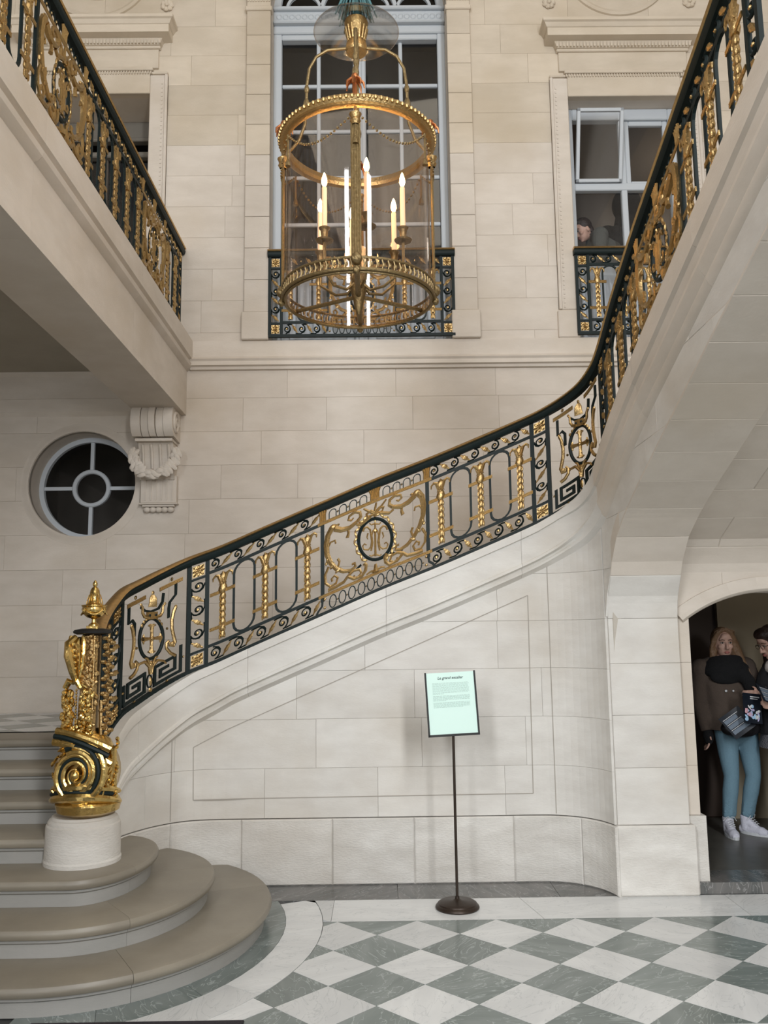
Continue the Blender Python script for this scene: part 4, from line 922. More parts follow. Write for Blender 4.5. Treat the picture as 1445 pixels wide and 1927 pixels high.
            for a, b in (((.19, .052), (.19, .22 if sg > 0 else .17)), ((.035, .052), (.19, .052)), ((.035, .052), (.035, .17)), ((.035, .17), (.158, .17)), ((.158, .17), (.158, .095)), ((.158, .088), (.072, .088)), ((.072, .088), (.072, .13)), ((.072, .13), (.115, .13))): seg_(a, b)
            s.B(m, 'greek_key', IRON, smooth=False)
            m = MB(); m.ell((uc+sg*.11*sc, .004, .034), (.010, .010, .008), 6, 4); m.ell((uc+sg*.203*sc, .004, .14), (.008, .010, .008), 6, 4); s.B(m, 'bead', GOLD)

# stair railing
sr = thing('stair_railing', 'gilded dark green wrought iron railing sweeping up the stair from newel to upper right', 'railing')
R = Rail(sr, MAIN.map(.785, .8, -.02))
R.rails(USTART, UEND-.2)
U0 = -1.30     # left edge of the first rosette post
R.post_pair(-1.325, -1.185); R.bal_panel(-1.185, -.405, 3); R.centre(-.405, .365); R.bal_panel(.365, 1.10, 3); R.post_pair(1.10, 1.23, True)
R.oval_panel(1.23, 1.70); R.post_pair(1.70, 1.82); R.bal_panel(1.82, 2.62, 3); R.centre(2.62, 3.38); R.bal_panel(3.38, 4.16, 3); R.post_pair(4.16, 4.28)
R.oval_panel(-1.865, -1.325); R.post_pair(-2.02, -1.865)
# small ornamental pilaster between the last post and the newel
m = MB(); m.box((-2.20, -.006, .03), (-2.05, .004, .75)); R.B(m, 'end_plate', BRASS, smooth=False)
m = MB()
for k in range(26):
    v = .05+k*.026; 
    for dx in (-.045, 0, .045): m.ell((-2.125+dx+(.01 if k % 2 else -.01), .012, v), (.022, .014, .018), 6, 4, Matrix.Rotation(dx*20+k, 3, 'Y'))
R.B(m, 'foliate_relief', GOLD)
# gallery railing at left
gr_ = thing('gallery_railing', 'gilded dark railing along the upper left gallery seen from below', 'railing')
GPATH = Path([(-1.885, 1.6, 4.462), (-1.885, 7.97, 4.462)])
g0 = GPATH.U[0]; GL_ = 6.37
class Fl: pass
GPATH.U = [u-GPATH.U[0] for u in GPATH.U]
R = Rail(gr_, GPATH.map(.93, .8, 0.0)); R.rails(.0, GL_)
a = GL_-.02
R.post_pair(a-.13, a); R.bal_panel(a-.65, a-.13, 2); R.centre(a-1.40, a-.65); R.bal_panel(a-2.75, a-1.40, 5); R.centre(a-3.55, a-2.75); R.bal_panel(a-4.35, a-3.55, 3); R.post_pair(a-4.48, a-4.35); R.bal_panel(a-5.6, a-4.48, 4)
# window balconies
def balcony(x0, x1, label):
    root = thing('window_balcony', label, 'balcony railing', 'wrought iron balconies of the upper windows'); P = Path([(x0, YB-.06, 4.475), (x1, YB-.06, 4.475)]); P.U = [u-P.U[0] for u in P.U]
    R = Rail(root, P.map(.86, .8, 0)); L = x1-x0; R.rails(0, L); R.post_pair(0, .135); R.post_pair(L-.135, L, True); return R, L
R, L = balcony(-1.03, .765, 'green and gold balcony railing of the tall window behind the lantern')
R.bal_panel(.135, .56, 2); R.centre(.56, L-.56); R.bal_panel(L-.56, L-.135, 2)
R, L = balcony(1.945, 3.115, 'green and gold balcony railing of the right window')
R.bal_panel(.135, L-.135, 4)
# ------------------------------------------------------------------ gilded newel post with scroll foot and urn
nw = thing('newel_post', 'gilded newel post with big spiral scroll foot and garlanded shaft on the stone pedestal', 'newel post')
NX, NY = -1.645, 5.0; r6 = random.Random(11)
m = MB(); m.lathe([(0, -.13), (.135, -.13), (.16, -.09), (.165, 0), (.16, .09), (.135, .13), (0, .13)], (NX, NY, .905), 32, ax='Y', sy=1.16)
m.lathe([(0, -.235), (.11, -.235), (.168, -.205), (.178, -.165), (.165, -.14), (.14, -.12), (0, -.12)], (NX+.01, NY, .905), 32)
m.lathe([(.13, .10), (.15, .14), (.13, .18), (.08, .215), (.06, .24), (0, .24)], (NX-.01, NY, .905), 24, sx=1, sy=.8); m.build('scroll_body', GOLDP, nw)
def spir(cx, cz, r0, r1, a0, turns, n=60, sz=1.12): return [(cx+(r0+(r1-r0)*i/n)*math.cos(a0-turns*2*PI*i/n), (r0+(r1-r0)*i/n)*sz*math.sin(a0-turns*2*PI*i/n)+cz) for i in range(n+1)]
yf = lambda x, z: NY-.135-.03*max(0, 1-((x-NX)**2+((z-.9)/1.1)**2)/.03)
for off, mt, nm, rr in ((0, GOLDP, 'gilded_volute', .021), (.032, IRON, 'iron_band', .015), (.060, GOLDP, 'gilded_volute', .020)):
    m = MB(); P = spir(NX-.005, .915, .168-off, .022-off*.18, 2.1, 2.1); n = len(P)
    m.tube([(x, yf(x, z)-.012, z) for x, z in P], [rr*(1-.65*i/(n-1)) for i in range(n)], 8, sq=(1, 1)); m.build(nm, mt, nw)
m = MB(); m.ell((NX-.005, NY-.19, .915), (.026, .028, .028), 10, 6); m.build('volute_eye', GOLDP, nw)
m = MB()
for t0, z0, w_ in ((0, .745, .185), (0, .80, .18)):
    P = [(NX+w_*math.cos(a), NY+w_*.95*math.sin(a), z0+.05*math.sin((a+PI)*1.0)) for a in [PI+PI*i/20 for i in range(21)]]; m.tube(P, [.012+.014*math.sin(PI*i/20) for i in range(21)], 8)
P = [(NX-.13+.30*i/20, NY-.145-.02*math.sin(PI*i/20), 1.145-.10*(i/20)**1.6) for i in range(21)]; m.tube(P, .020, 8)
P = [(NX-.15+.32*i/20, NY-.13-.02*math.sin(PI*i/20), 1.085-.12*(i/20)**1.6) for i in range(21)]; m.tube(P, .022, 8)
P = [(NX+.165-.02*(i/12), NY-.10+.1*(i/12), 1.05-.28*i/12) for i in range(13)]; m.tube(P, [.022]*13, 8)
m.build('gilded_swirl', GOLDP, nw)
m = MB(); P = [(NX-.14+.30*i/20, NY-.150-.02*math.sin(PI*i/20), 1.118-.11*(i/20)**1.6) for i in range(21)]; m.tube(P, .015, 8); P = [(NX+.188*math.cos(a), NY+.18*math.sin(a), .775+.05*math.sin(a+PI)) for a in [PI*1.15+PI*.7*i/20 for i in range(21)]]; m.tube(P, .011, 8); m.build('iron_band', IRON, nw)
m = MB()
for k in range(110):
    a = r6.uniform(0, 2*PI); rr = r6.uniform(.09, .17); x = NX+rr*math.cos(a); z = .905+rr*1.15*math.sin(a)
    if abs(x-NX) < .17 and z > .74: m.ell((x, yf(x, z)+.008, z), (r6.uniform(.014, .030), .012, .008), 6, 4, Matrix.Rotation(-a+PI/2+r6.uniform(-.5, .5), 3, 'Y'))
for k in range(16): z = .76+k*.022; m.ell((NX+.172+.010*math.sin(k), NY-.06, z), (.012, .014, .013), 6, 4)
m.build('acanthus_leaves', GOLDP, nw)
m = MB(); m.bbox((NX-.050, NY-.045, 1.10), (NX+.045, NY+.05, 1.67), .01); m.build('shaft', GOLD, nw, smooth=False)
m = MB(); m.bbox((NX+.058, NY-.02, 1.08), (NX+.082, NY+.03, 1.67), .004); m.build('iron_bar', IRON, nw, smooth=False)
m = MB()
for k in range(70): m.ell((NX+.002+r6.uniform(-.035, .045), NY-.05, 1.12+k*.0078), (r6.uniform(.010, .018), .012, r6.uniform(.008, .020)), 6, 4, Matrix.Rotation(r6.uniform(-1, 1), 3, 'Y'))
m.tube([(NX+.03, NY-.055, 1.11), (NX+.03, NY-.055, 1.66)], .006, 6); m.build('shaft_relief', GOLD, nw)
m = MB(); m.bbox((NX-.09, NY-.06, 1.40), (NX-.045, NY+.03, 1.655), .008)
m.tube([(NX-.07, NY-.065, 1.655), (NX-.10, NY-.095, 1.62), (NX-.095, NY-.105, 1.55), (NX-.075, NY-.09, 1.46), (NX-.06, NY-.07, 1.40)], [.018, .024, .026, .020, .014], 8)
for dx in (-.035, .035): m.tube([(NX-.06+dx, NY-.075, 1.66), (NX-.055+dx*1.25, NY-.105, 1.60), (NX-.055+dx, NY-.095, 1.50), (NX-.055+dx*.4, NY-.08, 1.42)], [.010, .013, .011, .007], 6)
for k in range(6): m.ell((NX-.06, NY-.122+k*.006, 1.615-k*.034), (.010, .008, .012), 6, 4)
m.build('console_head', GOLDP, nw)
m = MB(); P = [(NX-.075+dx*.028, NY-.075, 1.40+dz) for dx, dz in ((-1.6, -.03), (-.8, .01), (0, 0), (.8, .01), (1.6, -.03))]; m.tube(P, [.016, .022, .012, .022, .016], 8)
for sg in (-1, 1):
    for k in range(5): m.tube([(NX-.06+sg*(.035+k*.003), NY-.085, 1.395-k*.016), (NX-.06+sg*(.062-k*.003), NY-.07, 1.375-k*.022)], .007, 5)
m.build('ribbon_bow', GOLDP, nw)
for sg in (-1, 1):
    m = MB()
    for k in range(95):
        t = k/95; z = 1.35-t*.25; w_ = .034*(.6+.4*abs(math.sin(t*PI*3)))
        m.ell((NX-.045+sg*.052+r6.uniform(-w_, w_), NY-.070-r6.uniform(0, .035), z), (r6.uniform(.010, .016), .012, r6.uniform(.014, .024)), 6, 4, Matrix.Rotation(sg*.3+r6.uniform(-.7, .7), 3, 'Y'))
    m.build('fruit_garland', GOLDP, nw)
m = MB()
for k in range(14): m.ell((NX-.05, NY-.088, 1.36-k*.0165), (.007, .007, .0085), 6, 4)
m.tube([(NX-.036, NY-.065, 1.32), (NX-.04, NY-.065, 1.12)], .007, 6); m.tube([(NX-.052, NY-.065, 1.20), (NX-.056, NY-.065, 1.12)], .007, 6); m.build('pearl_string', GOLDP, nw)
m = MB()
for k in range(14):
    a = 2*PI*k/14; m.ell((NX-.05+.028*math.cos(a)*(1+k % 2*.5), NY-.095, 1.115+.028*math.sin(a)*(1+k % 2*.4)), (.018, .008, .009), 6, 4, Matrix.Rotation(-a, 3, 'Y'))
m.build('flower', GOLDP, nw)
m = MB(); m.tube([(NX+.075, NY-.03, 1.11), (NX+.07, NY-.03, 1.30)], .010, 6)
for k in range(40): m.ell((NX+.10+.024*math.sin(k*1.9), NY-.02+.01*math.cos(k), 1.12+k*.0135), (.020, .016, .014), 6, 4)
m.build('side_foliage', GOLD, nw)
m = MB(); m.lathe([(0, 0), (.085, 0), (.105, .008), (.108, .018), (.10, .026), (.06, .034), (0, .036)], (NX, NY, 1.668), 28, sy=.95); m.build('cap_plate', BLACK, nw)
ur = bpy.data.objects.new('urn', None); C.objects.link(ur); ur.parent = nw
UX, UY, UZ = NX+.012, NY-.02, 1.695
m = MB(); m.bbox((UX-.033, UY-.033, UZ), (UX+.033, UY+.033, UZ+.022), .002); m.build('plinth', GOLDP, ur, smooth=False)
m = MB(); m.lathe([(0, .022), (.030, .022), (.028, .030), (.014, .040), (.012, .058), (.018, .064), (.040, .070), (.062, .090), (.070, .115), (.066, .128), (.072, .134), (.070, .140), (.045, .144), (.034, .155), (.029, .18), (.027, .205), (.029, .208), (.027, .212), (.025, .225), (.016, .240), (.008, .244), (.013, .252), (.014, .262), (.010, .272), (.004, .281), (0, .284)], (UX, UY, UZ), 32); m.build('vase', GOLDP, ur)
m = MB()
for k in range(4):
    a = k*PI/2+.3; P = []
    for i in range(9): b = a+(i/8-.5)*PI/2; P.append((UX+(.070)*math.cos(b), UY+.070*math.sin(b), UZ+.112-.028*math.sin(PI*i/8)))
    m.tube(P, .0055, 6); b = a+PI/4; m.ell((UX+.076*math.cos(b), UY+.076*math.sin(b), UZ+.108), (.010, .010, .016), 6, 4)
for k in range(12): b = 2*PI*k/12; m.tube([(UX+.046*math.cos(b), UY+.046*math.sin(b), UZ+.146), (UX+.031*math.cos(b), UY+.031*math.sin(b), UZ+.20)], .003, 5)
m.build('swags', GOLDP, ur)

DGLASS = glassmat('dish_glass', (.86, .86, .85), .26, .12)
# ------------------------------------------------------------------ hanging lantern
lt = thing('hanging_lantern', 'large round gilt bronze and glass lantern hanging in front of the tall window', 'lantern')
LX, LY = -.094, 4.6; ZB, ZT, RL = 3.50, 4.38, .42
def az(a, r, z): return (LX+r*math.cos(a), LY+r*math.sin(a), z)
m = MB(); m.lathe([(RL-.022, .04), (RL-.018, .02), (RL+.005, .015), (RL+.020, .022), (RL+.014, .04), (RL+.02, .05), (RL+.028, .065), (RL+.018, .08), (RL, .082), (RL-.018, .07), (RL-.022, .04)], (LX, LY, ZT), 72); tr_ = m.build('top_ring', BRASS if False else GOLD, lt)
m = MB()
for k in range(90): m.ell(az(2*PI*k/90, RL+.026, ZT+.062), (.010, .010, .013), 6, 4)
m.build('egg_beading', GOLD, lt, kind='stuff')
m = MB()
for z, r_, t in ((0, RL, .010), (.062, RL, .008), (-.012, RL-.012, .008)): m.tube([az(2*PI*k/72, r_, ZB+z) for k in range(72)], t, 8, closed=True)
m.build('bottom_ring', AGED, lt)
m = MB()
for k in range(80): a = 2*PI*k/80; m.tube([az(a, RL, ZB), az(a+.02, RL, ZB+.03), az(a, RL, ZB+.06)], .0045, 5); m.ell(az(a+.039, RL, ZB+.03), (.006, .006, .014), 5, 4)
m.build('pierced_gallery', AGED, lt, kind='stuff')
m = MB(); m.lathe([(RL-.012, ZB+.0), (RL-.012, ZT+.03)], (LX, LY, 0), 96); m.lathe([(RL-.016, ZT+.03), (RL-.016, ZB+.0)], (LX, LY, 0), 96); m.build('glass_cylinder', LGLASS, lt)
for k, a in enumerate((-PI/2, .0, PI, PI/2)):
    m = MB(); 
    for da in (-.045, -.015, .015, .045): m.tube([az(a+da, RL+.004, ZB+.06), az(a+da, RL+.004, ZT-.02)], .0085, 6)
    m.build('fluted_upright', AGED, lt)
    m = MB(); m.lathe([(.02, 0), (.03, .02), (.024, .035), (.034, .06), (0, .06)], az(a, RL+.004, ZT-.09), 10); m.build('capital', GOLD, lt)
    m = MB(); m.ell(az(a, RL+.01, ZB+.05), (.03, .03, .035), 8, 6); m.ell(az(a, RL+.01, ZB-.01), (.02, .02, .025), 8, 6); m.build('foot_block', AGED, lt)
    m = MB()     # palm tree finial on the ring
    m.tube([az(a, RL, ZT+.08), az(a, RL, ZT+.15)], [.014, .010], 6); 
    for q in range(7): b = 2*PI*q/7; c = Vector(az(a, RL, ZT+.15)); m.tube([c, c+Vector((.025*math.cos(b), .025*math.sin(b), .02)), c+Vector((.045*math.cos(b), .045*math.sin(b), 0)), c+Vector((.050*math.cos(b), .050*math.sin(b), -.03))], [.009, .010, .007, .003], 5)
    m.ell(az(a, RL, ZT+.185), (.022, .022, .022), 8, 5); m.build('palm_finial', simple('copper_leaf', (.42, .16, .06), .4, .9) if k == 0 else bpy.data.materials['copper_leaf'], lt)
    m = MB(); P = [az(a, RL, ZT+.02), az(a, .385, ZT+.02), az(a, .335, ZT+.08), az(a, .30, ZT+.18), az(a, .292, ZT+.30), az(a, .29, ZT+.42), az(a, .275, ZT+.53), az(a, .235, ZT+.605), az(a, .17, ZT+.648), az(a, .10, ZT+.655), az(a, .04, ZT+.66)]
    m.tube(P, [.009]*11, 8); m.ell(az(a, .291, ZT+.30), (.02, .02, .045), 8, 6); m.ell(az(a, .29, ZT+.40), (.015, .015, .03), 8, 6); m.build('suspension_arm', AGED, lt)
NS = 6
for k in range(NS):
    a0 = -PI/2+2*PI*k/NS+.0; m = MB(); P = []
    for i in range(13): t = i/12; P.append(az(a0+t*2*PI/NS, RL+.012, ZT-.02-.14*math.sin(PI*t)))
    for i in range(12):
        for q in range(2): p = Vector(P[i]).lerp(Vector(P[i+1]), q/2); m.ell(p, (.008, .008, .008), 5, 3)
    m.build('bead_swag', AGED, lt)
    m = MB(); m.tube([az(a0+2*PI/NS*.0, RL+.012, ZT-.02), az(a0, RL+.012, ZT-.16)], .006, 6); m.lathe([(0, .0), (.016, .0), (.013, .02), (.008, .035), (0, .045)], az(a0, RL+.012, ZT-.20), 8); m.build('tassel', AGED, lt)
m = MB(); m.tube([az(-PI/2, RL, ZB+.02), az(PI/2, RL, ZB+.02)], .015, 8); m.tube([az(PI/6, RL, ZB+.02), (LX, LY, ZB+.02)], .012, 8); m.tube([az(5*PI/6, RL, ZB+.02), (LX, LY, ZB+.02)], .012, 8); m.build('base_spokes', AGED, lt)
m = MB(); m.lathe([(0, -.12), (.010, -.11), (.012, -.10), (.022, -.08), (.03, -.03), (.04, 0), (.045, .04), (.03, .06), (.04, .09), (.028, .12), (.018, .14), (.018, .24), (.0, .25)], (LX, LY, ZB+.03), 20); m.build('hub', AGED, lt)
CAND = [(-1.30, .20, .015), (1.75, .22, -.02), (3.60, .205, .0), (2.62, .255, -.02), (-.32, .265, .0), (.50, .235, -.025)]
for k, (a, r_, dz) in enumerate(CAND):
    br = bpy.data.objects.new('candle_branch', None); C.objects.link(br); br.parent = lt; zc_ = ZB+.30+dz*2
    m = MB(); m.tube([(LX, LY, ZB+.12), az(a, .07, ZB+.05), az(a, .15, ZB+.06), az(a, r_, ZB+.14), az(a, r_, zc_)], [.009, .009, .008, .008, .010], 7); m.build('curved_arm', AGED, br)
    m = MB(); m.lathe([(0, 0), (.045, .004), (.050, .012), (.02, .016), (.018, .035), (.022, .07), (.030, .078), (.032, .084), (.012, .086)], az(a, r_, zc_), 20); m.build('drip_pan', AGED, br)
    m = MB(); m.lathe([(0, .08), (.0145, .08), (.014, .32), (.010, .328), (0, .33)], az(a, r_, zc_), 14); m.build('candle', WAX, br)
    m = MB(); m.lathe([(0, .328), (.010, .334), (.0165, .352), (.015, .375), (.007, .402), (0, .415)], az(a, r_, zc_), 12); m.build('flame', FLAME, br)
d = bpy.data.lights.new('candle_glow', 'POINT'); d.energy = 3.5; d.color = (1, .62, .30); d.shadow_soft_size = .08
o = bpy.data.objects.new('candle_glow', d); C.objects.link(o); o.location = (LX, LY, ZB+.62)
m = MB(); m.lathe([(.02, .06), (.05, .02), (.12, 0), (.20, -.035), (.245, -.07), (.25, -.075), (.245, -.078), (.20, -.045), (.12, -.012), (.05, .010), (.02, .045)], (LX, LY, ZT+.83), 56); m.build('glass_smoke_dish', DGLASS, lt)
m = MB(); m.tube([(LX+.247*math.cos(k*PI/24), LY+.247*math.sin(k*PI/24), ZT+.756) for k in range(48)], .004, 6, closed=True); m.build('dish_rim', LGLASS, lt)
m = MB(); m.lathe([(0, 0), (.058, .0), (.062, .008), (.060, .055), (.052, .065), (.045, .09), (.062, .15), (.070, .185), (.066, .20), (.03, .21)], (LX, LY, ZT+.63), 28)
for k in range(16): a = k*PI/8; m.tube([az(a, .048, ZT+.70), az(a, .066, ZT+.78)], .006, 5)
m.build('gilded_cup', GOLD, lt)
m = MB(); m.tube([(LX, LY-.06, ZT+.74), (LX+.002, LY-.075, ZT+.62), (LX, LY-.09, ZT+.50), (LX+.005, LY-.11, ZT+.42)], [.008, .014, .018, .004], 8); m.build('leaf_drop', AGED, lt)
m = MB(); r8 = random.Random(8)
for k in range(60): a = r8.uniform(0, 2*PI); q = r8.uniform(.03, .085); l = r8.uniform(.0, .06); m.tube([az(a, q*.55, ZT+1.20), az(a, q, ZT+.97), az(a, q*1.5, ZT+.83+l)], .005, 4)
m.tube([(LX, LY, ZT+.8), (LX, LY, ZT+1.9)], .022, 10); m.tube([(LX, LY, ZT+1.9), (LX, LY, 10.02)], .016, 8); m.build('cord_tassel', TEAL, lt)

# ------------------------------------------------------------------ information sign on its stand
sg = thing('sign_stand', 'mint green information sheet in a black frame on a thin pole with round base', 'sign')
SX, SY = .455, 5.50
m = MB(); m.lathe([(0, 0), (.130, 0), (.134, .008), (.130, .018), (.120, .024), (.118, .032), (.10, .042), (.03, .046), (.014, .055), (.012, .07), (0, .07)], (SX, SY, 0), 40); m.build('base', BRONZE, sg)
m = MB(); m.tube([(SX, SY, .05), (SX-.002, SY-.01, 1.03)], .0085, 12); m.build('pole', BRONZE, sg)
ca, sa = math.cos(.045), math.sin(.045); ct2, st2 = math.cos(.10), math.sin(.10)
def spm(x, y, z): x, z = x*ca-z*sa, x*sa+z*ca; return (SX+.003+x, SY-.025+y*ct2+z*st2, 1.02+z*ct2-y*st2)
m = MB(); m.box((-.160, -.006, -.002), (.160, .006, .012)); m.box((-.160, -.006, 0), (-.149, .006, .392)); m.box((.149, -.006, 0), (.160, .006, .392)); m.box((-.15, .002, .01), (.15, .006, .385)); m.build('frame', BLACK, sg, spm, smooth=False)
m = MB(); m.box((-.150, -.002, .012), (.150, .0015, .388)); sh = m.build('sheet', PAPER, sg, spm, smooth=False)
tc_ = bpy.data.curves.new('title', 'FONT'); tc_.body = 'Le grand escalier'; tc_.size = .0235; tc_.shear = .25; tc_.align_x = 'CENTER'; tc_.extrude = .0002; tc_.offset = .0004
to = bpy.data.objects.new('title', tc_); C.objects.link(to); bpy.context.view_layer.update()
me = bpy.data.meshes.new_from_object(to.evaluated_get(bpy.context.evaluated_depsgraph_get())); bpy.data.objects.remove(to)
for v in me.vertices: v.co = Vector(spm(v.co.x, -.0026-v.co.z, v.co.y+.347))
me.materials.clear(); me.materials.append(INK); o = bpy.data.objects.new('title_lettering', me); C.objects.link(o); o.parent = sh
m = MB(); r9 = random.Random(4); zl = .322
for n, last in ((11, .3), (6, .35), (6, .8)):
    for q in range(n):
        x = -.115; end = .115 if q < n-1 else -.115+.23*last
        while x < end-.006:
            l = r9.uniform(.008, .022); x2 = min(end, x+l); m.box((x, -.0028, zl), (x2, -.002, zl+.0026)); x = x2+.003
        zl -= .0066 if n > 6 else .0058
    zl -= .006
m.build('body_text_lines', INK2, sh, spm, smooth=False, kind='stuff')

m = MB(); m.bbox((-1.52, 3.0, 0), (-.60, 3.985, .012), .004); tag(m.build('door_mat', simple('dark_mat', (.022, .018, .024), .9, bump=.5, bscale=200)), 'dark mat on the floor in front of the lowest step', 'mat')

# ------------------------------------------------------------------ people
def solid(name, m, voxel, mat, parent, sm=3, label=None):
    o = m.build(name+'_src', mat, None); md = o.modifiers.new('r', 'REMESH'); md.mode = 'VOXEL'; md.voxel_size = voxel; md.use_smooth_shade = True
    s_ = o.modifiers.new('s', 'SMOOTH'); s_.iterations = sm; s_.factor = .5
    bpy.context.view_layer.update(); me = bpy.data.meshes.new_from_object(o.evaluated_get(bpy.context.evaluated_depsgraph_get())); bpy.data.objects.remove(o)
    me.materials.clear(); me.materials.append(mat); n = bpy.data.objects.new(name, me); C.objects.link(n); n.parent = parent
    for p in me.polygons: p.use_smooth = True
    if label: n['label'] = label
    return n
SKIN = simple('skin', (.58, .36, .28), .5, var=.06, bscale=30); LIPS = simple('lips', (.42, .15, .13), .5); EYEW = simple('eye_white', (.6, .58, .55), .3)
EYED = simple('eye_dark', (.03, .025, .02), .2); BROW = simple('brow', (.14, .08, .05), .8)
def fabric(n, c, r=.9, b=.4, s_=120): return simple(n, c, r, bump=b, bscale=s_, var=.12)
def tb(m, P, R, n=12): 
    m.tube(P, R, n)
    m.ell(P[0], (R[0],)*3, 10, 6); m.ell(P[-1], (R[-1],)*3, 10, 6)
def hand(m, w_, d, side, curl=.5, sc=1.0):
    """w_ wrist, d pointing direction, side = direction of the thumb"""
    w_ = Vector(w_); d = Vector(d).normalized(); sd = Vector(side); sd = (sd-d*sd.dot(d)).normalized(); nr = d.cross(sd)
    c = w_+d*.045*sc
    for k in (-1, -.33, .33, 1): m.tube([w_+sd*k*.012*sc, c+sd*k*.026*sc+d*.04*sc], [.014*sc, .0115*sc], 8)
    m.ell(c, (.03*sc, .028*sc, .03*sc), 8, 6)
    for k, L in ((1, .068), (.36, .078), (-.3, .074), (-1, .058)):
        p = c+d*.038*sc+sd*k*.028*sc; L *= sc; a1 = curl*.6; a2 = curl*1.3; q = p+(d*math.cos(a1)+nr*math.sin(a1))*L*.45; r_ = q+(d*math.cos(a2)+nr*math.sin(a2))*L*.33; e = r_+(d*math.cos(a2*1.25)+nr*math.sin(a2*1.25))*L*.25
        m.tube([p-d*.01, q, r_, e], [.0092*sc, .0085*sc, .0078*sc, .006*sc], 8)
    p = w_+d*.02*sc+sd*.022*sc; m.tube([p, p+(d*.5+sd*.75)*.032*sc, p+(d*.9+sd*.75)*.055*sc], [.012*sc, .0105*sc, .007*sc], 8)
def person(nm, label, org, J, yaw_, parts, hair_fn, group=None):
    root = thing(nm, label, 'person'); root.location = org; root.rotation_euler = (0, 0, 0)
    V = {k: Vector(v) for k, v in J.items() if not k.startswith('hand')}; hd = V['head']; R_ = Matrix.Rotation(yaw_, 3, 'Z') @ Matrix.Rotation(J.get('tilt', (0, 0, 0))[0], 3, 'X')
    H = lambda x, y, z: hd+R_ @ Vector((x, y, z))       # face looks along -y of the head frame
    m = MB()
    m.ell(H(0, .012, .02), (.074, .094, .105), 18, 12, R_); m.ell(H(0, -.025, -.045), (.056, .058, .068), 14, 10, R_); m.ell(H(0, -.055, -.095), (.026, .022, .018), 10, 6, R_)
    m.tube([H(0, -.083, .015), H(0, -.098, -.012), H(0, -.106, -.034), H(0, -.088, -.042)], [.009, .011, .014, .009], 8); m.ell(H(.012, -.090, -.036), (.008, .009, .007), 6, 4); m.ell(H(-.012, -.090, -.036), (.008, .009, .007), 6, 4)
    for s_ in (-1, 1): m.ell(H(.036*s_, -.058, -.022), (.025, .022, .020), 8, 6, R_); m.ell(H(.076*s_, .01, -.01), (.010, .020, .032), 8, 6, R_); m.ell(H(.03*s_, -.072, .035), (.026, .014, .012), 8, 6, R_)
    m.ell(H(0, -.075, .055), (.04, .02, .03), 8, 6, R_)
    tb(m, [V['neck'], H(0, .02, -.06)], [.048, .05]); tb(m, [V['neck'], V['chest']], [.07, .115])
    tb(m, [V['chest'], V['waist'], V['pelvis']], [.125, .105, .13])
    for s_ in 'LR':
        tb(m, [V['neck']+Vector((0, 0, -.03)), V['sh'+s_]], [.05, .048]); tb(m, [V['sh'+s_], V['el'+s_], V['wr'+s_]], [.046, .036, .024]); tb(m, [V['hip'+s_], V['kn'+s_], V['an'+s_]], [.078, .052, .032])
        tb(m, [V['an'+s_]+Vector((0, 0, -.045)), V['an'+s_].lerp(V['toe'+s_], .8)], [.026, .018]); h = J['hand'+s_]; hand(m, V['wr'+s_], h[0], h[1], h[2])
    body = solid(nm+'_body' if False else 'body', m, .0075, SKIN, root, 2)
    m = MB(); 
    for s_ in (-1, 1): m.ell(H(.031*s_, -.0775, .008), (.014, .008, .0065), 10, 6, R_)
    e_ = m.build('eyes', EYEW, root); m = MB()
    for s_ in (-1, 1): m.ell(H(.031*s_, -.084, .008), (.0062, .004, .0062), 10, 6, R_)
    m.build('irises', EYED, e_); m = MB()
    for s_ in (-1, 1): m.tube([H(.014*s_, -.088, .028), H(.032*s_, -.089, .034), H(.052*s_, -.072, .028)], [.003, .0035, .002], 6)
    for s_ in (-1, 1): m.tube([H(.017*s_, -.084, .013), H(.031*s_, -.0875, .0165), H(.045*s_, -.078, .012)], .0022, 6)
    m.build('eyebrows', BROW, root); m = MB(); m.tube([H(-.021, -.082, -.066), H(-.008, -.091, -.062), H(.008, -.091, -.062), H(.021, -.082, -.066)], [.003, .0055, .0055, .003], 8); m.ell(H(0, -.088, -.071), (.015, .007, .0055), 8, 6, R_); m.build('lips', LIPS, root)
    hair_fn(root, H, R_, V); parts(root, V, H, R_); return root
def legs(root, V, mat, hem=.10, g=.014, name='trousers'):
    m = MB(); m.ell(V['pelvis']-Vector((0, 0, .02)), (.155+g, .125+g, .155), 16, 10)
    for s_ in 'LR':
        e = V['an'+s_].lerp(V['kn'+s_], max(0, (hem-V['an'+s_].z)/(V['kn'+s_].z-V['an'+s_].z)))
        m.tube([V['hip'+s_]+Vector((0, 0, .03)), V['hip'+s_].lerp(V['kn'+s_], .5), V['kn'+s_], V['kn'+s_].lerp(e, .35), e], [.088+g, .072+g, .052+g, .054+g, .040+g], 16)
        for k in range(5): t = k/5; m.tube([V['kn'+s_].lerp(e, .6+t*.4)+Vector((-.05, -.02, 0)), V['kn'+s_].lerp(e, .6+t*.4)+Vector((0, -.052, .008)), V['kn'+s_].lerp(e, .6+t*.4)+Vector((.05, -.02, 0))], .009, 6)
    return solid(name, m, .009, mat, root, 2)
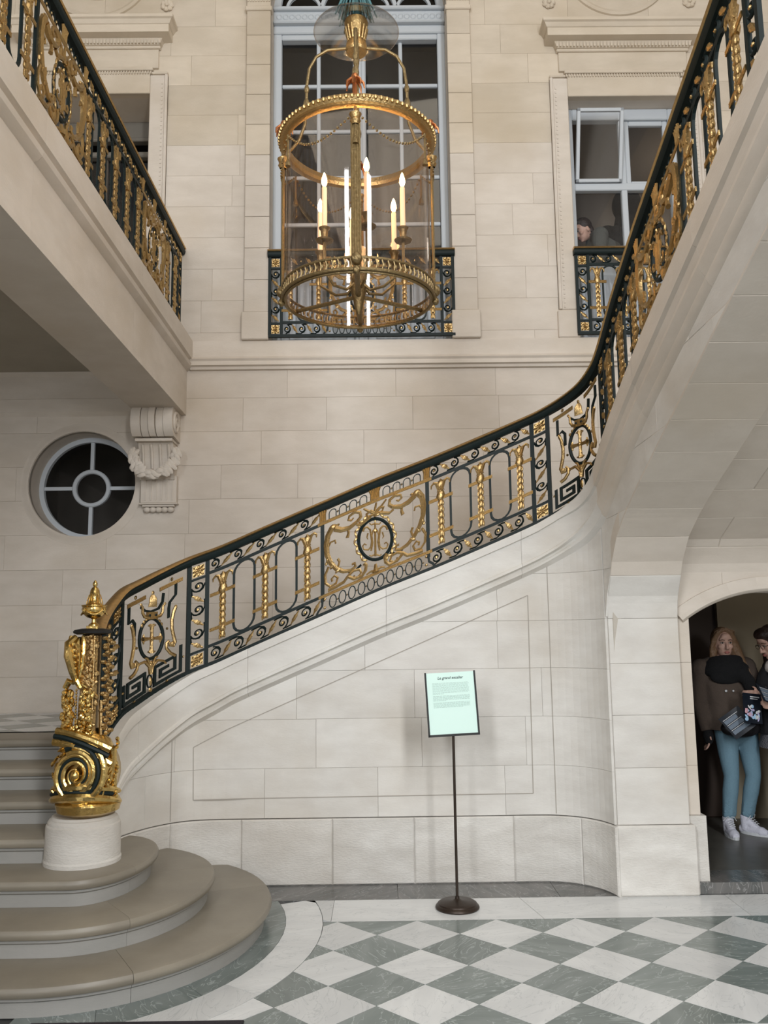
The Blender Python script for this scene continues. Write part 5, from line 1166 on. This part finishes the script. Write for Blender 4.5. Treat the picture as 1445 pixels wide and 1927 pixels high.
def shoe(root, V, s_, mat, sole, laces=True, high=.05):
    a, t = V['an'+s_], V['toe'+s_]; d = (t-a); d.z = 0; L = d.length; d.normalize(); sd = Vector((-d.y, d.x, 0)); z0 = .0
    m = MB(); b = Vector((a.x, a.y, 0)); 
    m.tube([b-d*.05+Vector((0, 0, .03)), b+Vector((0, 0, .035)), b+d*.07+Vector((0, 0, .034)), b+d*.13+Vector((0, 0, .028)), b+d*.175+Vector((0, 0, .022))], [.030, .036, .038, .040, .024], 14)
    m.tube([b+Vector((0, 0, .03)), b+Vector((0, 0, .09+high))], [.040, .044], 14); m.tube([b+Vector((0, 0, .10)), b+d*.09+Vector((0, 0, .045))], [.036, .030], 12)
    so = solid('shoe', m, .007, mat, root, 2, label=None)
    m = MB(); poly = []
    for k in range(20): an = 2*PI*k/20; rr = (.125 if math.cos(an) > 0 else .115); q = b+d*.062+d*math.cos(an)*rr+sd*math.sin(an)*.042; poly.append((q.x, q.y))
    m.prism(poly, .0, .022); m.build('sole', sole, so, smooth=False)
    if laces:
        m = MB()
        for k in range(5): c = b+d*(.095-k*.014)+Vector((0, 0, .082+k*.012)); m.tube([c+sd*.022-d*.0, c+d*.006+Vector((0, 0, .008)), c-sd*.022], .0035, 6)
        c = b+d*.04+Vector((0, 0, .145)); m.tube([c, c+sd*.03+d*.02, c+sd*.05+Vector((0, 0, -.03))], .003, 5); m.tube([c, c-sd*.03+d*.02, c-sd*.05+Vector((0, 0, -.03))], .003, 5); m.build('laces', sole, so)
    return so
def coat(root, V, mat, name='coat', g=.03, hem=None, sleeves=True, flare=.0, voxel=.01):
    m = MB(); hz = hem if hem is not None else V['pelvis'].z-.1; 
    P = [V['neck']+Vector((0, 0, -.0)), V['chest']+Vector((0, 0, .06)), V['chest'], V['waist'], V['pelvis'], Vector((V['pelvis'].x, V['pelvis'].y, hz))]
    n = 18; secs = [(.055, .055), (.15, .095), (.165, .115), (.14+flare*.5, .105+flare*.4), (.168+flare, .125+flare), (.175+flare*1.5, .13+flare*1.5)]
    m.sweep([[p+Vector(((a+g)*math.cos(2*PI*k/n), (b+g)*math.sin(2*PI*k/n), 0)) for k in range(n)] for p, (a, b) in zip(P, secs)])
    if sleeves:
        for s_ in 'LR': m.tube([V['neck'].lerp(V['sh'+s_], .4)+Vector((0, 0, -.01)), V['sh'+s_], V['sh'+s_].lerp(V['el'+s_], .5), V['el'+s_], V['wr'+s_]], [.06+g*.6, .052+g, .045+g, .040+g, .030+g*.8], 14); m.ell(V['sh'+s_], (.056+g,)*3, 12, 8); m.ell(V['el'+s_], (.040+g,)*3, 12, 8)
        rr = random.Random(2)
        for s_ in 'LR':
            for k in range(6): q = V['sh'+s_].lerp(V['el'+s_], .4+k*.1); m.tube([q+Vector((-.05, -.045, .01)), q+Vector((.0, -.062, -.012)), q+Vector((.05, -.04, .012))], .011, 6)
    for k in range(5): z = V['waist'].z+.10-k*.06; m.tube([Vector((V['waist'].x-.12, V['waist'].y-.10, z+.03)), Vector((V['waist'].x, V['waist'].y-.138, z)), Vector((V['waist'].x+.12, V['waist'].y-.10, z+.02))], .012, 6)
    return solid(name, m, voxel, mat, root, 3)
# woman facing the camera
BLOND = fabric('reddish_blond_hair', (.20, .115, .06), .55, .8, 60)
def hair1(root, H, R_, V):
    m = MB(); m.ell(H(0, .028, .035), (.088, .096, .100), 18, 12, R_)
    for s_ in (-1, 1): m.tube([H(0.0, -.050, .116), H(.050*s_, -.045, .092), H(.080*s_, -.022, .035), H(.092*s_, .0, -.05), H(.092*s_, -.005, -.13)], [.014, .018, .018, .020, .02], 10)
    m.tube([H(.05, .04, .05), H(.10, .0, -.06), H(.125, -.04, -.15), H(.16, -.06, -.24)], [.06, .045, .035, .012], 10); m.tube([H(.07, .0, -.08), H(.10, -.05, -.17), H(.13, -.07, -.27)], [.03, .022, .006], 8); m.tube([H(-.06, .03, -.02), H(-.085, .0, -.10), H(-.08, -.02, -.15)], [.04, .03, .02], 10)
    solid('hair', m, .007, BLOND, root, 2)
    m = MB(); r_ = random.Random(3)
    for k in range(26): x = r_.uniform(.06, .13); m.tube([H(x*.7, -.01, .04), H(x, -.03, -.07), H(x+.03, -.07, -.18), H(x+.05+r_.uniform(-.02, .03), -.085, -.26)], .0028, 4)
    for k in range(20): x = r_.uniform(-.08, .08); m.tube([H(x*.2, -.055, .125), H(x, -.06 if abs(x) < .05 else -.045, .10), H(x*1.12, -.01, .10-abs(x)*.5)], .003, 4)
    m.build('hair_strands', BLOND, root, kind='stuff')
JEAN = fabric('light_blue_denim', (.15, .26, .33), .85); TAUPE = fabric('brown_wool', (.085, .062, .048), .95); BLKF = fabric('black_wool', (.006, .006, .007), .98); WHC = fabric('white_canvas', (.62, .62, .70), .8)
J1 = dict(head=(-.03, 0, 1.47), neck=(-.03, .03, 1.34), chest=(-.04, .03, 1.16), waist=(-.01, .02, 1.0), pelvis=(.03, .02, .84), shL=(-.21, .03, 1.27), shR=(.15, .03, 1.28), elL=(-.225, .05, 1.0), wrL=(-.20, .0, .79), elR=(.24, -.02, 1.03), wrR=(.19, -.20, 1.07),
    hipL=(-.05, .02, .82), hipR=(.11, .02, .82), knL=(-.045, -.03, .44), knR=(.135, -.01, .44), anL=(-.09, -.02, .09), anR=(.07, .03, .09), toeL=(-.10, -.17, .03), toeR=(.16, -.09, .03), handL=((0, -.05, -1), (0, -1, 0), .5), handR=((-.25, -.9, .1), (0, 0, 1), 1.0), tilt=(0.02, 0, 0))
PRT = [simple('print_white', (.62, .64, .66), .6), simple('print_grey_blue', (.14, .18, .23), .6), simple('print_lilac', (.45, .42, .62), .5), simple('print_pink', (.60, .35, .40), .5), simple('print_sky', (.35, .55, .75), .5)]
NAVY = simple('navy_card', (.010, .014, .022), .35)
def leaflet(name, label, loc, rot, w_, h, style):
    root = thing(name, label, 'leaflet', 'dark printed leaflets held by the two women'); root.location = loc; root.rotation_euler = rot
    m = MB(); n = 8; m.sweep([[(-w_/2+w_*i/n, -.0012+.006*math.sin(PI*i/n), -h/2), (-w_/2+w_*i/n, .0006+.006*math.sin(PI*i/n), -h/2), (-w_/2+w_*i/n, .0006+.006*math.sin(PI*i/n), h/2), (-w_/2+w_*i/n, -.0012+.006*math.sin(PI*i/n), h/2)] for i in range(n+1)]); m.build('card', NAVY, root, smooth=False)
    m = MB()
    if style == 'blocks':
        for k in range(3): z = h/2-.035-k*.045; m.box((-w_*.42, -.0030, z), (w_*.30, -.0015, z+.004))
        m.build('white_rules', PRT[0], root, smooth=False); m = MB()
        for k in range(3): z = h/2-.07-k*.045; m.box((-w_*.42, -.0030, z), (w_*(.18+.1*k), -.0015, z+.03))
        m.build('text_blocks', PRT[1], root, smooth=False)
    else:
        m.box((-w_*.1, -.003, h*.36), (w_*.40, -.0015, h*.40)); m.box((-w_*.1, -.003, h*.30), (w_*.3, -.0015, h*.33)); m.build('white_rules', PRT[0], root, smooth=False)
        rr = random.Random(12)
        for mt, n_ in ((PRT[2], 9), (PRT[3], 4), (PRT[4], 9), (PRT[0], 7)):
            m = MB()
            for k in range(n_): x = rr.uniform(-w_*.36, w_*.36); z = -h*.12+rr.uniform(-h*.2, h*.2)-abs(x)*.3; m.ell((x, -.0035, z), (rr.uniform(.008, .022), .002, rr.uniform(.006, .014)), 8, 4, Matrix.Rotation(rr.uniform(0, 3), 3, 'Y'))
            m.build('printed_picture', mt, root)
    return root
def parts1(root, V, H, R_):
    coat(root, V, TAUPE, 'coat', .028, .80, flare=.02)
    legs(root, V, JEAN, .13, .006, 'jeans')
    for s_ in 'LR': shoe(root, V, s_, WHC, PRT[0])
    m = MB()
    for k, (dz, rx, ry, r_) in enumerate(((-.015, .105, .10, .040), (-.065, .135, .12, .050), (-.115, .155, .13, .052))): m.tube([V['neck']+Vector((rx*math.cos(a)+.01, ry*math.sin(a)-.015, dz-.02*math.sin(a)+.03*math.cos(a)*-1*(k*.5))) for a in [2*PI*i/24 for i in range(24)]], r_, 12, closed=True)
    m.tube([V['neck']+Vector((.05, -.15, -.07)), V['neck']+Vector((.13, -.15, -.16)), V['neck']+Vector((.16, -.14, -.28))], [.06, .055, .04], 10); m.ell(V['neck']+Vector((-.03, -.12, -.13)), (.13, .06, .06), 12, 8)
    solid('scarf', m, .012, BLKF, root, 3)
    m = MB(); m.ell(V['chest']+Vector((-.04, -.155, -.055)), (.010, .004, .010), 10, 5); m.ell(V['chest']+Vector((.015, -.16, -.055)), (.008, .004, .008), 10, 5); m.build('buttons', PRT[0], root)
    m = MB(); m.ell(V['wrL']+Vector((0, -.01, -.04)), (.042, .05, .07), 12, 8); solid('glove', m, .01, BLKF, root, 2)
person('person', 'woman in brown coat, black scarf, light blue jeans and white shoes standing in the doorway', (2.79, 6.98, .07), J1, -.06, parts1, hair1)
m = MB(); m.ell((0, 0, 0), (.155, .06, .075), 20, 12); m.tube([(-.14, 0, .02), (0, -.055, .05), (.14, 0, .02)], .012, 8); bag = solid('bag_body', m, .01, simple('black_leather', (.010, .009, .010), .35, bump=.2), None, 2); bag.name = 'handbag'
bag.location = (2.77, 6.775, .90); tag(bag, 'black leather bag at the hip of the woman with the scarf', 'bag')
leaflet('leaflet', 'dark leaflet with pale text blocks held low in front of the woman with the scarf', (2.70, 6.66, .955), (-.5, -.55, .1), .19, .19, 'blocks')
leaflet('leaflet', 'dark leaflet with a bright flower picture between the two women', (2.79, 6.58, 1.065), (-.15, .12, .25), .16, .22, 'picture')
leaflet('leaflet', 'dark leaflet with pale text blocks held open by the woman at the right edge', (2.92, 6.50, 1.155), (-.75, .30, .3), .26, .17, 'blocks')
# second woman, cut by the right edge, in profile
DKH = fabric('dark_brown_hair', (.028, .016, .012), .5, .8, 60)
def hair2(root, H, R_, V):
    m = MB(); m.ell(H(0, .03, .04), (.095, .102, .105), 18, 12, R_); m.ell(H(0, -.03, .09), (.085, .07, .05), 12, 8, R_)
    for s_ in (-1, 1): m.tube([H(.07*s_, .03, .03), H(.095*s_, .02, -.07), H(.10*s_, -.01, -.18), H(.10*s_, -.05, -.27)], [.05, .045, .04, .015], 10)
    solid('hair', m, .008, DKH, root, 2)
    m = MB()
    for s_ in (-1, 1): m.lathe([(.020, -.002), (.023, 0), (.020, .002)], (0, 0, 0), 16, ax='Y'); 
    m = MB()
    for s_ in (-1, 1): m.tube([H(.032*s_+.021*math.cos(i*PI/8), -.098, .006+.017*math.sin(i*PI/8)) for i in range(16)], .0022, 5, closed=True); m.tube([H(.052*s_, -.096, .01), H(.082*s_, -.03, .012), H(.084*s_, .02, .0)], .0022, 5)
    m.build('glasses', EYED, root)
J2 = dict(head=(-.03, 0, 1.47), neck=(.02, .01, 1.34), chest=(.04, .02, 1.16), waist=(.05, .02, 1.0), pelvis=(.06, .02, .84), shL=(-.02, -.15, 1.27), shR=(.06, .18, 1.27), elL=(-.01, -.20, 1.0), wrL=(-.12, -.30, 1.03), elR=(.02, .2, 1.02), wrR=(-.14, .02, 1.08),
    hipL=(.05, -.07, .82), hipR=(.07, .10, .82), knL=(.02, -.09, .44), knR=(.06, .11, .44), anL=(.06, -.09, .09), anR=(.10, .11, .09), toeL=(-.08, -.12, .03), toeR=(-.04, .13, .03), handL=((-.9, -.2, -.05), (0, -.3, 1), .7), handR=((-.9, -.5, .0), (0, 0, 1), .9), tilt=(.35, 0, 0))
def parts2(root, V, H, R_):
    coat(root, V, fabric('black_jacket', (.012, .012, .014), .9), 'jacket', .03, .78, flare=.01)
    m = MB(); n = 16; m.sweep([[Vector((.05+a*math.cos(2*PI*k/n), .0+b*math.sin(2*PI*k/n), z)) for k in range(n)] for z, a, b in ((.93, .12, .15), (.85, .17, .19), (.68, .21, .22))])
    tw, nt, b_ = newmat('houndstooth'); ck = nt.nodes.new('ShaderNodeTexChecker'); tcd = nt.nodes.new('ShaderNodeTexCoord'); nt.links.new(tcd.outputs['Object'], ck.inputs[0]); ck.inputs[3].default_value = 110; ck.inputs[1].default_value = (.05, .05, .06, 1); ck.inputs[2].default_value = (.25, .25, .27, 1); nt.links.new(ck.outputs[0], b_.inputs['Base Color']); b_.inputs['Roughness'].default_value = .9
    m.build('checked_skirt', tw, root)
    legs(root, V, fabric('dark_blue_denim', (.018, .035, .085), .85), .12, .006, 'jeans')
    for s_ in 'LR': shoe(root, V, s_, BLKF, BLKF, False)
    m = MB(); m.ell(V['neck']+Vector((-.06, -.04, -.06)), (.06, .06, .07), 12, 8); m.build('pale_collar', fabric('pale_knit', (.55, .50, .46)), root)
person('person', 'dark-haired woman with glasses in profile at the right edge reading a leaflet', (3.09, 6.80, .07), J2, -1.35, parts2, hair2)
# visitors behind the right window
def hair3(root, H, R_, V):
    m = MB(); m.ell(H(0, .03, .045), (.086, .095, .095), 18, 12, R_); m.ell(H(0, -.03, .10), (.06, .05, .03), 10, 6, R_); m.ell(H(0, .07, -.02), (.07, .05, .07), 10, 8, R_); solid('hair', m, .008, DKH, root, 2)
J3 = dict(head=(-.16, -.06, 1.38), neck=(-.02, -.01, 1.34), chest=(.06, .0, 1.18), waist=(.12, .02, 1.02), pelvis=(.14, .04, .88), shL=(-.02, -.20, 1.26), shR=(.10, .20, 1.26), elL=(-.05, -.26, 1.0), wrL=(-.2, -.22, .92), elR=(.05, .26, 1.0), wrR=(-.14, .12, .92),
    hipL=(.12, -.08, .86), hipR=(.16, .10, .86), knL=(.10, -.1, .46), knR=(.14, .11, .46), anL=(.14, -.1, .09), anR=(.18, .11, .09), toeL=(0, -.12, .03), toeR=(.04, .13, .03), handL=((-.9, -.1, -.2), (0, 0, 1), .6), handR=((-.9, -.3, -.2), (0, 0, 1), .6), tilt=(.45, 0, 0))
def parts3(root, V, H, R_):
    coat(root, V, fabric('grey_green_jacket', (.075, .08, .075), .9), 'jacket', .035, .82)
    m = MB(); m.tube([V['neck']+Vector((-.07, -.08, -.02)), V['neck']+Vector((-.0, -.12, .0)), V['neck']+Vector((.06, -.06, .01)), V['neck']+Vector((.06, .06, 0))], .018, 8); m.build('dark_collar', BLKF, root)
    legs(root, V, fabric('dark_trousers', (.03, .03, .035)), .10)
    for s_ in 'LR': shoe(root, V, s_, BLKF, BLKF, False)
person('person', 'man in a grey jacket bowing his head behind the right window', (2.36, 8.64, 4.46), J3, -1.25, parts3, hair3)
def hair4(root, H, R_, V):
    m = MB(); m.ell(H(0, .02, .02), (.16, .16, .19), 18, 12, R_); m.tube([H(0, .02, -.02), V['neck']+Vector((0, .02, -.05))], [.11, .16], 12); solid('hood', m, .01, BLKF, root, 3)
J4 = dict(head=(0, 0, 1.78), neck=(0, .02, 1.52), chest=(0, .02, 1.32), waist=(0, .02, 1.14), pelvis=(0, .02, .96), shL=(-.22, .02, 1.43), shR=(.22, .02, 1.43), elL=(-.30, .02, 1.14), wrL=(-.28, -.08, .92), elR=(.30, .02, 1.14), wrR=(.28, -.08, .92),
    hipL=(-.09, .02, .93), hipR=(.09, .02, .93), knL=(-.10, 0, .5), knR=(.10, 0, .5), anL=(-.10, .02, .09), anR=(.10, .02, .09), toeL=(-.12, .16, .03), toeR=(.12, .16, .03), handL=((0, -.05, -1), (0, -1, 0), .5), handR=((0, -.05, -1), (0, -1, 0), .5), tilt=(0, 0, 0))
def parts4(root, V, H, R_):
    coat(root, V, BLKF, 'long_coat', .09, .50, flare=.06); legs(root, V, BLKF, .10)
    for s_ in 'LR': shoe(root, V, s_, BLKF, BLKF, False)
person('person', 'dark hooded figure in a long black coat seen from behind in the right window', (2.76, 8.86, 4.46), J4, PI, parts4, hair4)
for nm, loc, e in (('room_fill_right', (3.7, 9.6, 6.6), 6), ('room_fill_passage', (3.4, 6.6, 2.05), 2.2), ('room_fill_centre', (-.4, 10.0, 5.2), 1.5)):  # added fill lights without fixtures; the right one makes the visitors visible
    d = bpy.data.lights.new(nm, 'POINT'); d.energy = e; d.color = (1, .9, .78); d.shadow_soft_size = .15; o = bpy.data.objects.new(nm, d); C.objects.link(o); o.location = loc
for o in [o for o in bpy.data.objects if o.name.startswith('cutter')]: bpy.data.objects.remove(o)
